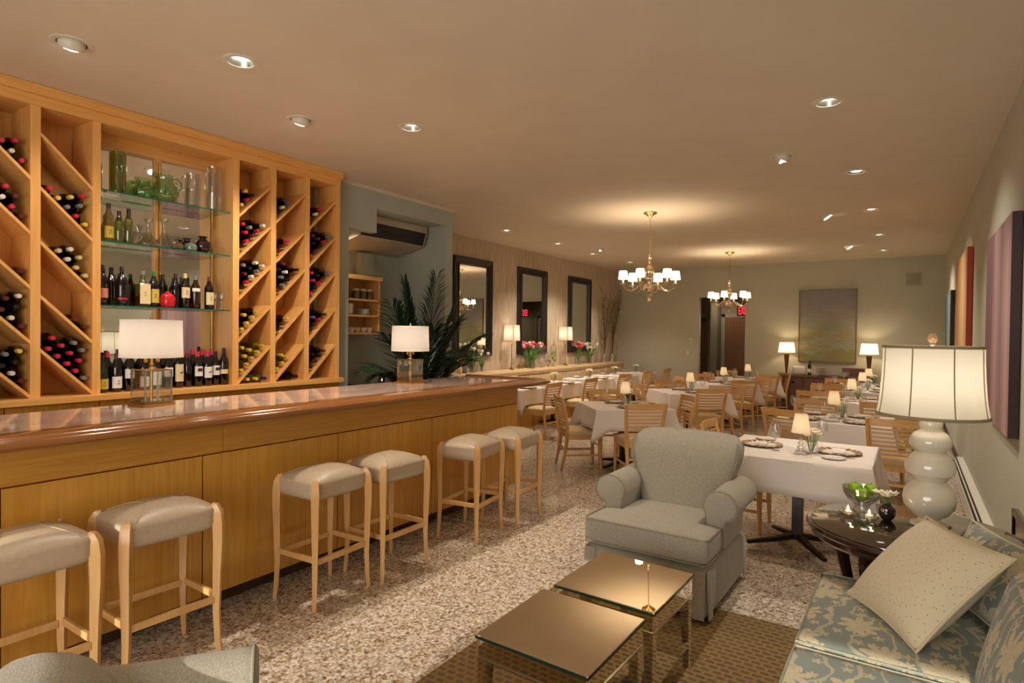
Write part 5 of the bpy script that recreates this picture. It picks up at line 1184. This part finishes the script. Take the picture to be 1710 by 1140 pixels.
ob('lamp_body', MB().lathe([(.075, 0), (.082, .006), (.08, .016), (.05, .028), (.045, .038), (.078, .06), (.108, .10), (.115, .14), (.105, .185), (.075, .222), (.066, .228), (.078, .24), (.103, .265), (.108, .30), (.10, .335), (.07, .368), (.062, .374), (.075, .385), (.09, .41), (.09, .435), (.072, .465), (.048, .482), (.043, .488), (.05, .50), (.052, .518), (.04, .54), (0, .54)], 56), CERAM, gl)
SHP = [(.236, .555), (.228, .60), (.221, .66), (.2155, .74), (.2125, .82), (.211, .895)]
sh = ob('lamp_shade', MB().lathe(SHP, 64, cap0=False, cap1=False), SH_BIG, gl, sharp=60)
OSEAM = mat('olive_seam', srgb(150, 122, 66), .8)
for i in range(8): a = R(45*i+12); ob('shade_seam', MB().tube([((r+.001)*cos(a), (r+.001)*sin(a), z) for r, z in SHP], .0028, 6), OSEAM, sh)
TTRIM = mat('taupe_trim', srgb(150, 136, 104), .8)
ob('shade_trim', MB().lathe([(.235, .548), (.241, .550), (.239, .564), (.234, .564)], 64, cap0=False, cap1=False), TTRIM, sh)
ob('shade_trim', MB().lathe([(.210, .888), (.2155, .888), (.2155, .902), (.209, .902)], 64, cap0=False, cap1=False), TTRIM, sh)
ob('harp', MB().tube([(0, 0, .54), (0, 0, .90)], .004, 8).tube([(-.2, 0, .893), (.2, 0, .893)], .002, 6).tube([(0, -.2, .893), (0, .2, .893)], .002, 6), BRASS, gl)
ob('finial', MB().lathe([(.008, .90), (.014, .906), (.01, .912), (.022, .93), (.022, .945), (.01, .962), (0, .964)], 16), mat('amber_crystal_finial', srgb(220, 170, 120), .1, coat=.8), gl)
bulb(gl, (0, 0, .73), 3.8*K_BULB, (1, .90, .78), .05)
bw_ = thing('crystal_bowl', 'footed cut-crystal bowl of green apples on end table', 'bowl', (-.20, 3.76, EZ+.002))
def cut(a): return 1+.018*abs(sin(8*a))
ob('bowl_body', MB().lathe([(.045, 0), (.045, .006), (.036, .02), (.036, .036), (.045, .045), (.07, .065), (.09, .10), (.096, .13), (.092, .13), (.085, .10), (.065, .07), (.03, .052), (0, .05)], 48, sq=cut), CRYST, bw_, sharp=12)
for i, (dx, dy, dz) in enumerate(((-.038, .03, .118), (.038, .03, .120), (0, -.035, .105), (-.002, .0, .082 - .0))):
    a = thing('green_apple', 'green apple in the crystal bowl, %s' % ('rear left', 'rear right', 'front', 'lowest')[i], 'apple', (-.20+dx, 3.76+dy, EZ+dz+(.0 if i < 3 else 0)), R(40*i), 'green apples in the bowl')
    if i == 3: a.location.z = EZ+.088
    ob('apple_body', MB().lathe([(0, -.026), (.012, -.031), (.026, -.024), (.034, -.002), (.031, .018), (.018, .029), (.007, .027), (0, .022)], 20), LIME, a); ob('stalk', MB().tube([(0, 0, .022), (.003, 0, .036)], .0015, 5), BARK, a)
def tealight():
    r = thing('tealight_holder', '', 'candle holder')
    ob('crystal_body', MB().lathe([(.022, 0), (.026, .004), (.044, .022), (.046, .028), (.03, .042), (.024, .042), (.022, .02), (0, .018)], 10), CRYST, r, sharp=10)
    ob('candle', MB().lathe([(.018, .02), (.018, .032), (0, .032)], 14), mat('wax', srgb(240, 220, 180), .5), r); ob('flame', MB().lathe([(0, .033), (.006, .042), (.004, .052), (0, .062)], 8), FLAME, r)
    bulb(r, (0, 0, .075), .05, (1, .6, .3), .01); return r
place('tlh', tealight, (-.255, 3.60, EZ+.002), 0, 'faceted crystal tealight holder left of the apple bowl foot', 'tealight holders')
place('tlh', tealight, (-.158, 3.575, EZ+.002), 0, 'faceted crystal tealight holder in front of the apple bowl', 'tealight holders')
bv = thing('bud_vase', 'small round silver-black vase of cream blossoms', 'vase', (-.083, 3.66, EZ+.002))
ob('vase_body', MB().lathe([(.02, 0), (.024, .004), (.036, .02), (.041, .04), (.036, .062), (.022, .074), (.016, .08), (.02, .086), (.017, .086), (0, .078)], 28), mat('smoked_mercury_glass', srgb(52, 38, 40), .06, .6, coat=.8), bv)
q = random.Random(8); b = MB(); s_ = MB()
for i in range(7):
    a = q.uniform(0, 6.28); d = .055*sqrt(q.random()); p = V((cos(a)*d, sin(a)*d, .115+q.uniform(0, .035))); s_.tube([(0, 0, .08), p], .002, 5)
    for k in range(6):
        aa = k*1.047; b.grid(lambda u, w_: (p.x+cos(aa)*(.004+.024*w_)-sin(aa)*(u-.5)*.024*sin(pi*(.15+.8*w_)), p.y+sin(aa)*(.004+.024*w_)+cos(aa)*(u-.5)*.024*sin(pi*(.15+.8*w_)), p.z+.012*w_*w_+.004*sin(pi*u)), 3, 4)
ob('stems', s_, TULG, bv); ob('petals', b, mat('ivory_petal', srgb(236, 224, 196), .6), bv, solid=.001, recalc=False)
